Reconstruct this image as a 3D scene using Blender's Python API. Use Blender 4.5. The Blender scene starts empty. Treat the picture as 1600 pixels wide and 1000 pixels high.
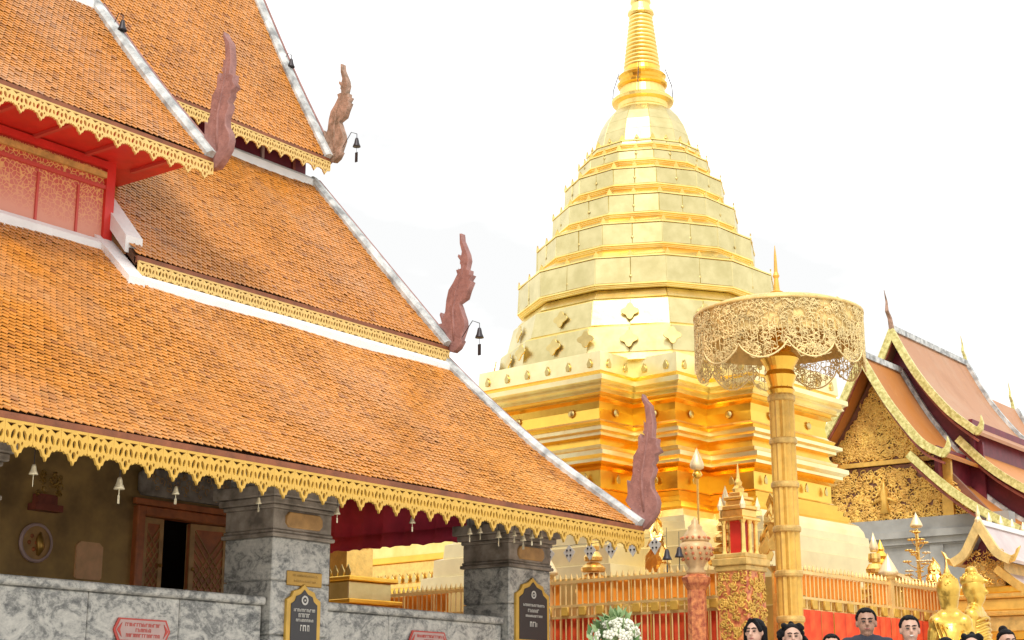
import bpy, bmesh, math, random
from mathutils import Vector, Matrix
R = math.radians
random.seed(7)
SC = bpy.context.scene
COL = SC.collection

# ------------------------------------------------------------------ camera, sky, sun, exposure
cam_d = bpy.data.cameras.new('camera')
cam = bpy.data.objects.new('camera', cam_d); COL.objects.link(cam)
cam.location = (0, 0, 0.7)
cam.rotation_euler = (R(90 + 14.36), 0, R(36.8 - 90))
cam_d.sensor_width = 36; cam_d.lens = 36 * 2460 / 1600
cam_d.clip_start = 0.1; cam_d.clip_end = 3000
SC.camera = cam

SUN_EL, SUN_HEAD = 52.0, 212.0          # where the sun stands: elevation, heading from +X
W = bpy.data.worlds.new('World'); SC.world = W; W.use_nodes = True
nt = W.node_tree; nt.nodes.clear()
def N(t, ty, **kw):
    n = t.nodes.new(ty)
    for k, v in kw.items():
        if k.startswith('i_'): n.inputs[k[2:].replace('_', ' ')].default_value = v
        else: setattr(n, k, v)
    return n
sky = N(nt, 'ShaderNodeTexSky', sky_type='NISHITA', sun_disc=False)
sky.sun_elevation = R(SUN_EL); sky.sun_rotation = R(90 - SUN_HEAD); sky.air_density = 1; sky.dust_density = 4
tc = N(nt, 'ShaderNodeTexCoord')
mp = N(nt, 'ShaderNodeMapping'); mp.inputs['Scale'].default_value = (1.2, 1.2, 3.0)
no = N(nt, 'ShaderNodeTexNoise', i_Scale=2.2, i_Detail=6.0, i_Roughness=0.55)
cr = N(nt, 'ShaderNodeValToRGB')
cr.color_ramp.elements[0].position = 0.36; cr.color_ramp.elements[0].color = (0.85, 0.85, 0.842, 1)
cr.color_ramp.elements[1].position = 0.66; cr.color_ramp.elements[1].color = (1.50, 1.49, 1.46, 1)
sc10 = N(nt, 'ShaderNodeVectorMath', operation='SCALE'); sc10.inputs['Scale'].default_value = 10.4
mix = N(nt, 'ShaderNodeMix', data_type='RGBA'); mix.inputs[0].default_value = 0.93
bg = N(nt, 'ShaderNodeBackground', i_Strength=0.1)
out = N(nt, 'ShaderNodeOutputWorld')
L = nt.links.new
L(tc.outputs['Generated'], mp.inputs['Vector']); L(mp.outputs[0], no.inputs['Vector'])
L(no.outputs['Fac'], cr.inputs[0]); L(cr.outputs[0], sc10.inputs[0])
L(sky.outputs[0], mix.inputs[6]); L(sc10.outputs[0], mix.inputs[7]); L(mix.outputs[2], bg.inputs['Color'])
L(bg.outputs[0], out.inputs[0])

sd = bpy.data.lights.new('sun', 'SUN'); sun = bpy.data.objects.new('sun', sd); COL.objects.link(sun)
sd.energy = 1.8; sd.angle = R(12); sd.color = (1.0, 0.95, 0.86)
sdir = Vector((math.cos(R(SUN_EL)) * math.cos(R(SUN_HEAD)), math.cos(R(SUN_EL)) * math.sin(R(SUN_HEAD)), math.sin(R(SUN_EL))))
sun.rotation_euler = sdir.to_track_quat('Z', 'Y').to_euler(); sun.location = sdir * 60
vs = SC.view_settings
vs.view_transform = 'Standard'; vs.look = 'None'; vs.gamma = 1; vs.use_curve_mapping = False; vs.exposure = 0.22
SC.cycles.max_bounces = 8; SC.cycles.glossy_bounces = 5; SC.cycles.diffuse_bounces = 4
SC.cycles.use_denoising = True

# ------------------------------------------------------------------ materials
def mat(name, col, rough=0.6, metal=0.0, var=0.0, vscale=6.0, bump=0.0, bscale=30.0, spec=0.5, col2=None, coat=0.0, detail=4.0):
    m = bpy.data.materials.new(name); m.use_nodes = True
    t = m.node_tree; b = t.nodes['Principled BSDF']; l = t.links.new
    b.inputs['Roughness'].default_value = rough; b.inputs['Metallic'].default_value = metal
    b.inputs['Specular IOR Level'].default_value = spec; b.inputs['Coat Weight'].default_value = coat
    c = N(t, 'ShaderNodeTexCoord')
    if var or col2:
        n = N(t, 'ShaderNodeTexNoise', i_Scale=vscale, i_Detail=detail, i_Roughness=0.6)
        l(c.outputs['Object'], n.inputs['Vector'])
        r = N(t, 'ShaderNodeValToRGB')
        a = [x * (1 - var) for x in col]; z = [min(1, x * (1 + var)) for x in (col2 or col)]
        r.color_ramp.elements[0].position = 0.35; r.color_ramp.elements[1].position = 0.65
        r.color_ramp.elements[0].color = (*a, 1); r.color_ramp.elements[1].color = (*z, 1)
        l(n.outputs['Fac'], r.inputs[0]); l(r.outputs[0], b.inputs['Base Color'])
    else: b.inputs['Base Color'].default_value = (*col, 1)
    if bump:
        n2 = N(t, 'ShaderNodeTexNoise', i_Scale=bscale, i_Detail=3.0)
        l(c.outputs['Object'], n2.inputs['Vector'])
        bp = N(t, 'ShaderNodeBump', i_Strength=bump, i_Distance=0.02)
        l(n2.outputs['Fac'], bp.inputs['Height']); l(bp.outputs[0], b.inputs['Normal'])
    return m

M = {}
GOLD = (0.93, 0.66, 0.24)
M['gold'] = mat('stupa gold sheet', (1.0, 0.72, 0.22), 0.38, 1.0, 0.06, 1.3, 0.22, 5.0, col2=(1.0, 0.78, 0.30))
M['gold_pale'] = mat('pale gilded copper plate', (0.66, 0.565, 0.265), 0.36, 1.0, 0.05, 2.6, 0.30, 3.2, col2=(0.73, 0.63, 0.32))
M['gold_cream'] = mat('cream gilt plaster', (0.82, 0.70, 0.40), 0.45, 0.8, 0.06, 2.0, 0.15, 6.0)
M['gold_glint'] = mat('gold sheet with painted glint', (1.0, 0.80, 0.40), 0.34, 1.0, 0.06, 1.3, 0.22, 5.0, col2=(1.0, 0.86, 0.48))
M['gold_mid'] = mat('dull gilt', (0.70, 0.55, 0.22), 0.4, 1.0, 0.1, 3.0)
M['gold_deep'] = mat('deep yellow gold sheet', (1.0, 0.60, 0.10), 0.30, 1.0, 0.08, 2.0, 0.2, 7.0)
M['gold_orn'] = mat('gold ornament', (0.90, 0.60, 0.18), 0.35, 1.0, 0.12, 8.0, 0.2, 30.0)
M['gold_white'] = mat('pale gold bud', (0.90, 0.74, 0.44), 0.45, 0.5)
M['gold_paint'] = mat('gold paint', (0.72, 0.43, 0.085), 0.42, 0.25, 0.14, 5.0, 0.1, 40.0)
M['gold_paint_old'] = mat('old gold paint', (0.62, 0.40, 0.12), 0.5, 0.3, 0.2, 9.0, 0.15, 50.0)
M['fret'] = mat('yellow gold fretwork paint', (0.66, 0.40, 0.07), 0.45, 0.1, 0.12, 4.0, 0.05, 40.0)
M['fret_up'] = mat('pale yellow fretwork paint', (0.72, 0.50, 0.17), 0.5, 0.1, 0.14, 4.0, 0.05, 40.0)
M['filigree'] = mat('gilded filigree', (0.95, 0.56, 0.14), 0.45, 0.15, 0.2, 3.0)
M['lace'] = mat('pierced gilt lace', (0.86, 0.68, 0.33), 0.5, 0.2, 0.15, 3.0)
M['tile_deck'] = mat('dark roof deck', (0.10, 0.045, 0.02), 0.8)
M['cement'] = mat('weathered grey mortar', (0.33, 0.345, 0.35), 0.8, 0, 0.25, 4.0, 0.3, 25.0, col2=(0.56, 0.58, 0.57))
M['white_flash'] = mat('whitewashed mortar', (0.80, 0.80, 0.79), 0.7, 0, 0.05, 4.0, 0.15, 25.0)
M['red'] = mat('red lacquer', (0.62, 0.028, 0.018), 0.4, 0, 0.12, 3.0)
M['maroon'] = mat('maroon painted board', (0.16, 0.018, 0.032), 0.5, 0, 0.2, 4.0)
M['maroon_wood'] = mat('red brown timber', (0.26, 0.06, 0.035), 0.5, 0, 0.25, 6.0, 0.1, 30.0)
M['naga'] = mat('faded pink brown carved wood', (0.27, 0.125, 0.11), 0.65, 0, 0.12, 9.0, 0.25, 40.0, col2=(0.32, 0.155, 0.135))
M['naga_old'] = mat('bare weathered carved wood', (0.25, 0.16, 0.10), 0.75, 0, 0.3, 7.0, 0.4, 30.0, col2=(0.36, 0.22, 0.16))
M['wall'] = mat('brown stained plaster', (0.28, 0.165, 0.055), 0.6, 0, 0.22, 1.6, 0.1, 12.0, col2=(0.42, 0.26, 0.085))
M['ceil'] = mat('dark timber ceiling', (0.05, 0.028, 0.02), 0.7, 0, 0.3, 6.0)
M['wood'] = mat('red brown door timber', (0.46, 0.13, 0.035), 0.42, 0, 0.25, 5.0, 0.1, 30.0)
M['wood_pale'] = mat('carved teak', (0.50, 0.28, 0.10), 0.5, 0, 0.2, 5.0, 0.1, 30.0)
M['black'] = mat('painted interior dark', (0.006, 0.005, 0.005), 0.8)
M['dark_metal'] = mat('dark bronze', (0.05, 0.045, 0.05), 0.45, 0.6)
M['brass'] = mat('brass plate', (0.42, 0.24, 0.05), 0.35, 0.6, 0.12, 6.0)
M['bell'] = mat('pale bell metal', (0.72, 0.64, 0.44), 0.4, 0.45, 0.15, 20.0)
M['plaque_dark'] = mat('dark plaque', (0.035, 0.032, 0.034), 0.4)
M['letter'] = mat('pale lettering', (0.62, 0.60, 0.55), 0.5)
M['pink'] = mat('pinkish sign face', (0.52, 0.36, 0.33), 0.5, 0, 0.06, 6.0)
M['sign_red'] = mat('red sign paint', (0.55, 0.07, 0.05), 0.45)
M['cloth_red'] = mat('orange red ribbon cloth', (0.80, 0.055, 0.014), 0.75, 0, 0.2, 2.0, col2=(0.85, 0.12, 0.03))
M['cloth_orange'] = mat('saffron cloth', (0.90, 0.33, 0.03), 0.75, 0, 0.12, 3.0)
M['awning'] = mat('crimson cloth', (0.74, 0.06, 0.13), 0.75, 0, 0.14, 3.0)
M['concrete'] = mat('grey rendered wall', (0.30, 0.30, 0.285), 0.8, 0, 0.14, 0.8, 0.1, 12.0, col2=(0.38, 0.38, 0.36))
M['purple'] = mat('dark red brown gable board', (0.20, 0.085, 0.05), 0.6, 0, 0.2, 3.0)
M['verge_green'] = mat('yellow green glass mosaic', (0.58, 0.50, 0.14), 0.4, 0.1, 0.25, 9.0, col2=(0.66, 0.60, 0.26))
M['stone'] = mat('brown grey carved stone', (0.20, 0.165, 0.13), 0.6, 0, 0.25, 4.0, 0.2, 20.0, col2=(0.33, 0.28, 0.23))
M['gold_statue'] = mat('gold leaf lacquer', (0.78, 0.50, 0.10), 0.30, 0.85, 0.12, 9.0, 0.15, 25.0)
M['tan'] = mat('tan board', (0.85, 0.48, 0.24), 0.5, 0, 0.1, 6.0)
M['sand_gold'] = mat('sand coloured gilding', (0.74, 0.54, 0.21), 0.5, 0.2, 0.2, 5.0, 0.3, 30.0)
M['fascia'] = mat('orange brown fascia', (0.24, 0.075, 0.028), 0.55, 0, 0.25, 5.0)
M['bar'] = mat('pale gilt fence bar', (0.86, 0.62, 0.26), 0.4, 0.4, 0.1, 3.0)
M['far_orange'] = None
M['ground'] = mat('marble paving', (0.60, 0.56, 0.50), 0.45, 0, 0.12, 0.9)
M['skin'] = mat('warm skin', (0.56, 0.34, 0.25), 0.5, 0, 0.05, 8.0)
M['skin_brown'] = mat('brown skin', (0.40, 0.22, 0.15), 0.5, 0, 0.05, 8.0)
M['hair'] = mat('black hair', (0.007, 0.006, 0.007), 0.55, 0, 0.2, 40.0, 0.8, 120.0, spec=0.15)
M['eye'] = mat('dark eye', (0.012, 0.008, 0.006), 0.25)
M['lip'] = mat('lips', (0.36, 0.12, 0.10), 0.5)
M['teeth'] = mat('teeth', (0.75, 0.72, 0.66), 0.35)
M['shirt_dark'] = mat('navy cotton', (0.03, 0.033, 0.05), 0.85, 0, 0.1, 10.0)
M['shirt_blue'] = mat('grey blue cotton', (0.10, 0.13, 0.19), 0.85, 0, 0.1, 10.0)
M['shirt_white'] = mat('white cotton', (0.68, 0.66, 0.64), 0.85)
M['shirt_red'] = mat('wine cotton', (0.25, 0.03, 0.04), 0.85)
M['trouser'] = mat('dark trousers', (0.04, 0.04, 0.05), 0.85)
M['shoe'] = mat('dark shoe', (0.03, 0.025, 0.02), 0.5)
M['petal_w'] = mat('cream petals', (0.78, 0.78, 0.66), 0.6)
M['petal_r'] = mat('red petals', (0.6, 0.03, 0.03), 0.6)
M['leaf'] = mat('leaf green', (0.10, 0.20, 0.06), 0.5, 0, 0.3, 3.0)
M['leaf_pale'] = mat('pale leaf green', (0.28, 0.40, 0.18), 0.5, 0, 0.2, 5.0)
M['bark'] = mat('bark', (0.09, 0.06, 0.04), 0.9, 0, 0.3, 10.0)
M['pinkred'] = mat('red and orange lacquer', (0.52, 0.10, 0.05), 0.45, 0.1, 0.25, 14.0, col2=(0.70, 0.28, 0.10))
M['cream'] = mat('cream lacquer', (0.70, 0.48, 0.24), 0.45, 0.1, 0.1, 8.0)
M['whitetile'] = mat('pale pink roof plates', (0.62, 0.50, 0.47), 0.35, 0.2, 0.12, 2.5)

def marble():
    m = bpy.data.materials.new('grey veined marble'); m.use_nodes = True
    t = m.node_tree; b = t.nodes['Principled BSDF']; l = t.links.new
    c = N(t, 'ShaderNodeTexCoord')
    mp_ = N(t, 'ShaderNodeMapping'); mp_.inputs['Rotation'].default_value = (0.3, 0.7, 0.5); mp_.inputs['Scale'].default_value = (1.0, 1.0, 1.4)
    n = N(t, 'ShaderNodeTexNoise', i_Scale=3.4, i_Detail=9.0, i_Roughness=0.72, i_Distortion=1.2)
    n2 = N(t, 'ShaderNodeTexNoise', i_Scale=17.0, i_Detail=6.0, i_Roughness=0.75)
    a = N(t, 'ShaderNodeMath', operation='MULTIPLY_ADD'); a.inputs[1].default_value = 0.55
    r = N(t, 'ShaderNodeValToRGB')
    e = r.color_ramp.elements
    e[0].position = 0.56; e[0].color = (0.085, 0.088, 0.085, 1)
    e[1].position = 0.94; e[1].color = (0.62, 0.60, 0.54, 1)
    e.new(0.71).color = (0.25, 0.25, 0.235, 1); e.new(0.80).color = (0.47, 0.46, 0.42, 1)
    l(c.outputs['Object'], mp_.inputs[0]); l(mp_.outputs[0], n.inputs['Vector']); l(mp_.outputs[0], n2.inputs['Vector'])
    l(n2.outputs['Fac'], a.inputs[0]); l(n.outputs['Fac'], a.inputs[2]); l(a.outputs[0], r.inputs[0])
    l(r.outputs[0], b.inputs['Base Color']); b.inputs['Roughness'].default_value = 0.42
    return m
M['marble'] = marble()

def tile_mat(name, base, dark, pale, rough=0.42, mottle=0.55):
    m = bpy.data.materials.new(name); m.use_nodes = True
    t = m.node_tree; b = t.nodes['Principled BSDF']; l = t.links.new
    g = N(t, 'ShaderNodeNewGeometry'); oi = N(t, 'ShaderNodeObjectInfo'); c = N(t, 'ShaderNodeTexCoord')
    ad = N(t, 'ShaderNodeMath', operation='ADD'); fr = N(t, 'ShaderNodeMath', operation='FRACT')
    l(g.outputs['Random Per Island'], ad.inputs[0]); l(oi.outputs['Random'], ad.inputs[1]); l(ad.outputs[0], fr.inputs[0])
    r = N(t, 'ShaderNodeValToRGB'); e = r.color_ramp.elements
    e[0].position = 0; e[0].color = (*dark, 1); e[1].position = 1; e[1].color = (*pale, 1)
    e.new(0.10).color = (*[x * 0.85 for x in base], 1); e.new(0.5).color = (*base, 1); e.new(0.86).color = (*[min(1, x * 1.15) for x in base], 1)
    l(fr.outputs[0], r.inputs[0])
    cur = r.outputs[0]
    for sc_, lo, hi, amt, col in ((0.55, 0.50, 0.72, mottle, (0.50, 0.32, 0.20, 1)), (0.9, 0.52, 0.70, mottle*0.9, (0.30, 0.125, 0.045, 1)), (4.5, 0.56, 0.74, 0.35, (0.30, 0.14, 0.06, 1)), (7.0, 0.58, 0.74, 0.4, (0.66, 0.36, 0.12, 1))):  # broad and fine noise patches, pale and brown, over the tile colour
        n = N(t, 'ShaderNodeTexNoise', i_Scale=sc_, i_Detail=5.0, i_Roughness=0.65)
        mpn = N(t, 'ShaderNodeMapping'); mpn.inputs['Location'].default_value = (sc_*3.1, sc_*1.7, 5.0*sc_); mpn.inputs['Scale'].default_value = (1.0, 0.6, 0.6)
        l(g.outputs['Position'], mpn.inputs['Vector']); l(mpn.outputs[0], n.inputs['Vector'])
        r2 = N(t, 'ShaderNodeValToRGB'); r2.color_ramp.elements[0].position = lo; r2.color_ramp.elements[1].position = hi
        l(n.outputs['Fac'], r2.inputs[0])
        k = N(t, 'ShaderNodeMath', operation='MULTIPLY'); k.inputs[1].default_value = amt; l(r2.outputs[0], k.inputs[0])
        mx = N(t, 'ShaderNodeMix', data_type='RGBA'); mx.inputs[7].default_value = col
        l(k.outputs[0], mx.inputs[0]); l(cur, mx.inputs[6]); cur = mx.outputs[2]
    l(cur, b.inputs['Base Color'])
    b.inputs['Roughness'].default_value = rough; b.inputs['Specular IOR Level'].default_value = 0.4
    return m
M['tile'] = tile_mat('glazed orange roof tile', (0.57, 0.22, 0.030), (0.34, 0.12, 0.022), (0.60, 0.27, 0.065), rough=0.38, mottle=0.38)
M['tile_low'] = tile_mat('glazed warm orange roof tile', (0.61, 0.245, 0.036), (0.38, 0.14, 0.028), (0.65, 0.31, 0.08), rough=0.36, mottle=0.42)
M['tile_far2'] = tile_mat('far deep orange roof tile', (0.55, 0.20, 0.04), (0.36, 0.12, 0.03), (0.60, 0.26, 0.08), rough=0.5, mottle=0.25)
M['tile_far'] = tile_mat('far orange roof tile', (0.52, 0.25, 0.12), (0.36, 0.16, 0.07), (0.58, 0.32, 0.18), rough=0.5, mottle=0.6)

def gilt_wall():
    m = bpy.data.materials.new('gilt stencil on red panel'); m.use_nodes = True
    t = m.node_tree; b = t.nodes['Principled BSDF']; l = t.links.new
    c = N(t, 'ShaderNodeTexCoord')
    v = N(t, 'ShaderNodeTexVoronoi', feature='DISTANCE_TO_EDGE', i_Scale=17.0)
    r = N(t, 'ShaderNodeValToRGB'); r.color_ramp.elements[0].position = 0.03; r.color_ramp.elements[1].position = 0.10
    r.color_ramp.elements[0].color = (0.80, 0.46, 0.13, 1); r.color_ramp.elements[1].color = (0.52, 0.045, 0.035, 1)
    l(c.outputs['Object'], v.inputs['Vector']); l(v.outputs[0], r.inputs[0])
    s = N(t, 'ShaderNodeSeparateXYZ'); l(c.outputs['Object'], s.inputs[0])
    mr = N(t, 'ShaderNodeMapRange'); mr.inputs[1].default_value = 6.85; mr.inputs[2].default_value = 7.6
    l(s.outputs['Z'], mr.inputs[0])
    n = N(t, 'ShaderNodeTexNoise', i_Scale=5.0, i_Detail=4.0); l(c.outputs['Object'], n.inputs['Vector'])
    a = N(t, 'ShaderNodeMath', operation='MULTIPLY_ADD'); a.inputs[1].default_value = 0.5; l(n.outputs['Fac'], a.inputs[0])
    sub = N(t, 'ShaderNodeMath', operation='SUBTRACT', use_clamp=True); sub.inputs[1].default_value = 0.25
    l(mr.outputs[0], a.inputs[2]); l(a.outputs[0], sub.inputs[0])
    mx = N(t, 'ShaderNodeMix', data_type='RGBA'); mx.inputs[6].default_value = (0.68, 0.30, 0.21, 1)  # stencil gives way to plain pale pink towards the bottom
    l(sub.outputs[0], mx.inputs[0]); l(r.outputs[0], mx.inputs[7]); l(mx.outputs[2], b.inputs['Base Color'])
    b.inputs['Roughness'].default_value = 0.5
    return m
M['gilt_wall'] = gilt_wall()

# ------------------------------------------------------------------ mesh helpers
class MB:
    def __init__(s): s.v = []; s.f = []
    def box(s, x0, x1, y0, y1, z0, z1):
        b = len(s.v)
        s.v += [(x0,y0,z0),(x1,y0,z0),(x1,y1,z0),(x0,y1,z0),(x0,y0,z1),(x1,y0,z1),(x1,y1,z1),(x0,y1,z1)]
        s.f += [tuple(b+i for i in q) for q in ((3,2,1,0),(4,5,6,7),(0,1,5,4),(1,2,6,5),(2,3,7,6),(3,0,4,7))]
        return s
    def ring_loft(s, rings, cap0=True, cap1=True):
        b = len(s.v); n = len(rings[0])
        for r in rings: s.v += [tuple(p) for p in r]
        for i in range(len(rings) - 1):
            for j in range(n):
                k = (j + 1) % n
                s.f.append((b+i*n+j, b+i*n+k, b+(i+1)*n+k, b+(i+1)*n+j))
        if cap0: s.f.append(tuple(b + j for j in reversed(range(n))))
        if cap1: s.f.append(tuple(b + (len(rings)-1)*n + j for j in range(n)))
        return s
    def lathe(s, prof, c=(0,0,0), n=24, ph=0.0, cap0=True, cap1=True):
        return s.ring_loft([[(c[0]+r*math.cos(ph+2*math.pi*j/n), c[1]+r*math.sin(ph+2*math.pi*j/n), c[2]+z) for j in range(n)] for r, z in prof], cap0, cap1)
    def tube(s, pts, rad, n=6, closed_ends=True):
        pts = [Vector(p) for p in pts]; rings = []
        rr = rad if isinstance(rad, (list, tuple)) else [rad] * len(pts)
        for i, p in enumerate(pts):
            d = (pts[min(i+1, len(pts)-1)] - pts[max(i-1, 0)])
            d = d.normalized() if d.length > 1e-9 else Vector((0,0,1))
            u = d.cross(Vector((0.13, 0.21, 1)) if abs(d.z) < 0.95 else Vector((1, 0.1, 0))).normalized(); w = d.cross(u)
            rings.append([p + (u*math.cos(2*math.pi*j/n) + w*math.sin(2*math.pi*j/n)) * rr[i] for j in range(n)])
        return s.ring_loft(rings, closed_ends, closed_ends)
    def sweep(s, pts, sec):       # pts in the YZ plane at fixed x: [(x,y,z)], sec: [(dx, dn)] across
        rings = []; P = [Vector(p) for p in pts]
        for i, p in enumerate(P):
            d = (P[min(i+1, len(P)-1)] - P[max(i-1, 0)]).normalized()
            nrm = Vector((0, -d.z, d.y))
            if nrm.z < 0: nrm = -nrm
            rings.append([p + Vector((1,0,0))*a + nrm*b for a, b in sec])
        return s.ring_loft(rings)
    def quadstrip(s, A, B):
        b = len(s.v); n = len(A); s.v += [tuple(p) for p in A] + [tuple(p) for p in B]
        for i in range(n-1): s.f.append((b+i, b+i+1, b+n+i+1, b+n+i))
        return s
    def ico(s, c, r, sub=1, scale=(1,1,1)):
        bm = bmesh.new(); bmesh.ops.create_icosphere(bm, subdivisions=sub, radius=1)
        b = len(s.v); bm.verts.ensure_lookup_table()
        s.v += [(c[0]+v.co.x*r*scale[0], c[1]+v.co.y*r*scale[1], c[2]+v.co.z*r*scale[2]) for v in bm.verts]
        s.f += [tuple(b+v.index for v in f.verts) for f in bm.faces]; bm.free(); return s
    def mesh(s, name, material=None, smooth=False):
        m = bpy.data.meshes.new(name); m.from_pydata(s.v, [], s.f); m.update()
        if material: m.materials.append(material)
        if smooth: m.shade_smooth()
        return m
    def build(s, name, material, parent=None, smooth=False, loc=None):
        return put(name, s.mesh(name, material, smooth), parent, loc)
def put(name, mesh, parent=None, loc=None, rot=None, scale=None):
    o = bpy.data.objects.new(name, mesh); COL.objects.link(o)
    if parent is not None: o.parent = parent
    if loc is not None: o.location = loc
    if rot is not None: o.rotation_euler = rot
    if scale is not None: o.scale = scale
    return o
def tag(o, label=None, cat=None, group=None, kind=None):
    for k, v in (('label', label), ('category', cat), ('group', group), ('kind', kind)):
        if v: o[k] = v
    return o
def thing(name, label, cat, loc=(0,0,0), rz=0.0, group=None):
    o = put(name, None, None, loc, (0,0,rz)); o.empty_display_size = 0.2
    return tag(o, label, cat, group)
def bevel(o, w=0.01, seg=1):
    b = o.modifiers.new('bevel', 'BEVEL'); b.width = w; b.segments = seg; b.limit_method = 'ANGLE'; return o

def plate(name, loops, depth, material, bev=0.0, smooth=False):
    """flat outline(s) with holes -> solid plate mesh; u,v in local X,Y, thickness along Z"""
    cu = bpy.data.curves.new('tmp', 'CURVE'); cu.dimensions = '2D'; cu.fill_mode = 'BOTH'; cu.extrude = depth/2
    cu.bevel_depth = bev; cu.bevel_resolution = 1; cu.offset = -bev
    for lp in loops:
        sp = cu.splines.new('POLY'); sp.points.add(len(lp)-1); sp.use_cyclic_u = True
        for p, q in zip(sp.points, lp): p.co = (q[0], q[1], 0, 1)
    ob = bpy.data.objects.new('tmp', cu); COL.objects.link(ob)
    dg = bpy.context.evaluated_depsgraph_get(); dg.update()
    me = bpy.data.meshes.new_from_object(ob.evaluated_get(dg)); me.name = name
    bpy.data.objects.remove(ob); bpy.data.curves.remove(cu)
    me.materials.clear(); me.materials.append(material)
    return me
def ell(cx, cy, rx, ry, n=10, rot=0.0):
    c, s = math.cos(rot), math.sin(rot)
    return [(cx + rx*math.cos(t)*c - ry*math.sin(t)*s, cy + rx*math.cos(t)*s + ry*math.sin(t)*c) for t in (2*math.pi*i/n for i in range(n))]
# basis turning a plate (u,v,thickness) into the YZ plane (u->-Y so it reads left to right from -X) or the XZ plane
YZ = Matrix(((0,0,-1,0),(1,0,0,0),(0,1,0,0),(0,0,0,1)))   # u -> +Y, v -> +Z
XZ = Matrix(((1,0,0,0),(0,0,-1,0),(0,1,0,0),(0,0,0,1)))   # u -> +X, v -> +Z
def puton(name, mesh, basis, loc, parent=None, sx=1.0, sy=1.0):
    o = put(name, mesh, parent); o.matrix_local = Matrix.Translation(loc) @ basis @ Matrix.Diagonal((sx, sy, 1, 1)); return o

def lerp(a, b, t): return a + (b - a) * t
def resample(prof, step):
    P = [Vector((p[0], p[1])) for p in prof]
    # smooth by Catmull-Rom
    dense = []
    for i in range(len(P)-1):
        p0 = P[max(i-1,0)]; p1 = P[i]; p2 = P[i+1]; p3 = P[min(i+2, len(P)-1)]
        for k in range(12):
            t = k/12
            dense.append(0.5*((2*p1)+(p2-p0)*t+(2*p0-5*p1+4*p2-p3)*t*t+(3*p1-p0-3*p2+p3)*t**3))
    dense.append(P[-1])
    out = [dense[0]]; acc = 0
    for a, b in zip(dense, dense[1:]):
        d = (b-a).length
        while acc + d >= step:
            a = a + (b-a)*((step-acc)/d); out.append(a.copy()); d = (b-a).length; acc = 0
        acc += d
    return out, dense

def curls(mb, n, place, size=(0.05, 0.11), rad=0.009, seed=1, sides=4):
    """n little scroll ornaments; place(rnd) -> (point, u, v) on the surface"""
    rnd = random.Random(seed)
    for _ in range(n):
        q = place(rnd)
        if q is None: continue
        p, u, v = q; s = rnd.uniform(*size); a0 = rnd.uniform(0, 6.28); sg = rnd.choice((-1, 1)); turns = rnd.uniform(0.7, 1.25)
        pts = []
        for i in range(7):
            t = i/6; a = a0 + sg*t*turns*6.28; r = s*(1-0.75*t)
            pts.append(p + u*(r*math.cos(a)) + v*(r*math.sin(a)))
        mb.tube(pts, [rad*(1-0.5*abs(i-2)/5) for i in range(7)], sides)

# ------------------------------------------------------------------ ground
g = MB(); g.v = [(-300,-300,0),(600,-300,0),(600,600,0),(-300,600,0)]; g.f = [(0,1,2,3)]
tag(g.build('ground', M['ground']), kind='structure')

# ------------------------------------------------------------------ left temple hall
hall = thing('temple_hall', 'tiered orange tiled temple hall with gold fretwork eaves and marble porch, at left', 'temple', (12.5, 16, 0))
HB = Vector((12.5, 16, 0))
def hput(o):                       # meshes are in world coordinates: parts sit at -HB under the hall, sub-parts at 0 under their part
    o.location = -HB if o.parent is hall else (0, 0, 0)
    return o

def slab(prof, x0, x1, th=0.09):
    _, dense = resample(prof, 0.2)
    A = [(x0, p.x, p.y) for p in dense]; B = [(x1, p.x, p.y) for p in dense]
    mb = MB(); n = len(dense)
    low = [(p.x + 0.02, p.y - th) for p in dense]
    rings = []
    for p, q in zip(dense, low): rings.append([(x0, p.x, p.y), (x1, p.x, p.y), (x1, q[0], q[1]), (x0, q[0], q[1])])
    return mb.ring_loft(rings)

TW, TC = 0.088, 0.084
def tile_geo(s_up=1.45):
    c, w, t = TC, TW*0.495, 0.008
    top = [(-w, c*s_up, 0.006), (w, c*s_up, 0.006), (w, c*0.60, 0.016), (0, 0, 0.021), (-w, c*0.60, 0.016)]
    return top, [(x, y, z - t) for x, y, z in top[2:]]
TT, TB = tile_geo()
tm = MB(); tm.v = TT + TB; tm.f = [(0,1,2,3,4), (2,5,6,3), (3,6,7,4), (1,5,2), (0,4,7)]
tm.f = [(4,3,2,1,0), (2,3,6,5), (3,4,7,6), (1,2,5), (0,7,4)]
TILE_LOW = tm.mesh('roof_tile', M['tile_low'])

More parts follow.
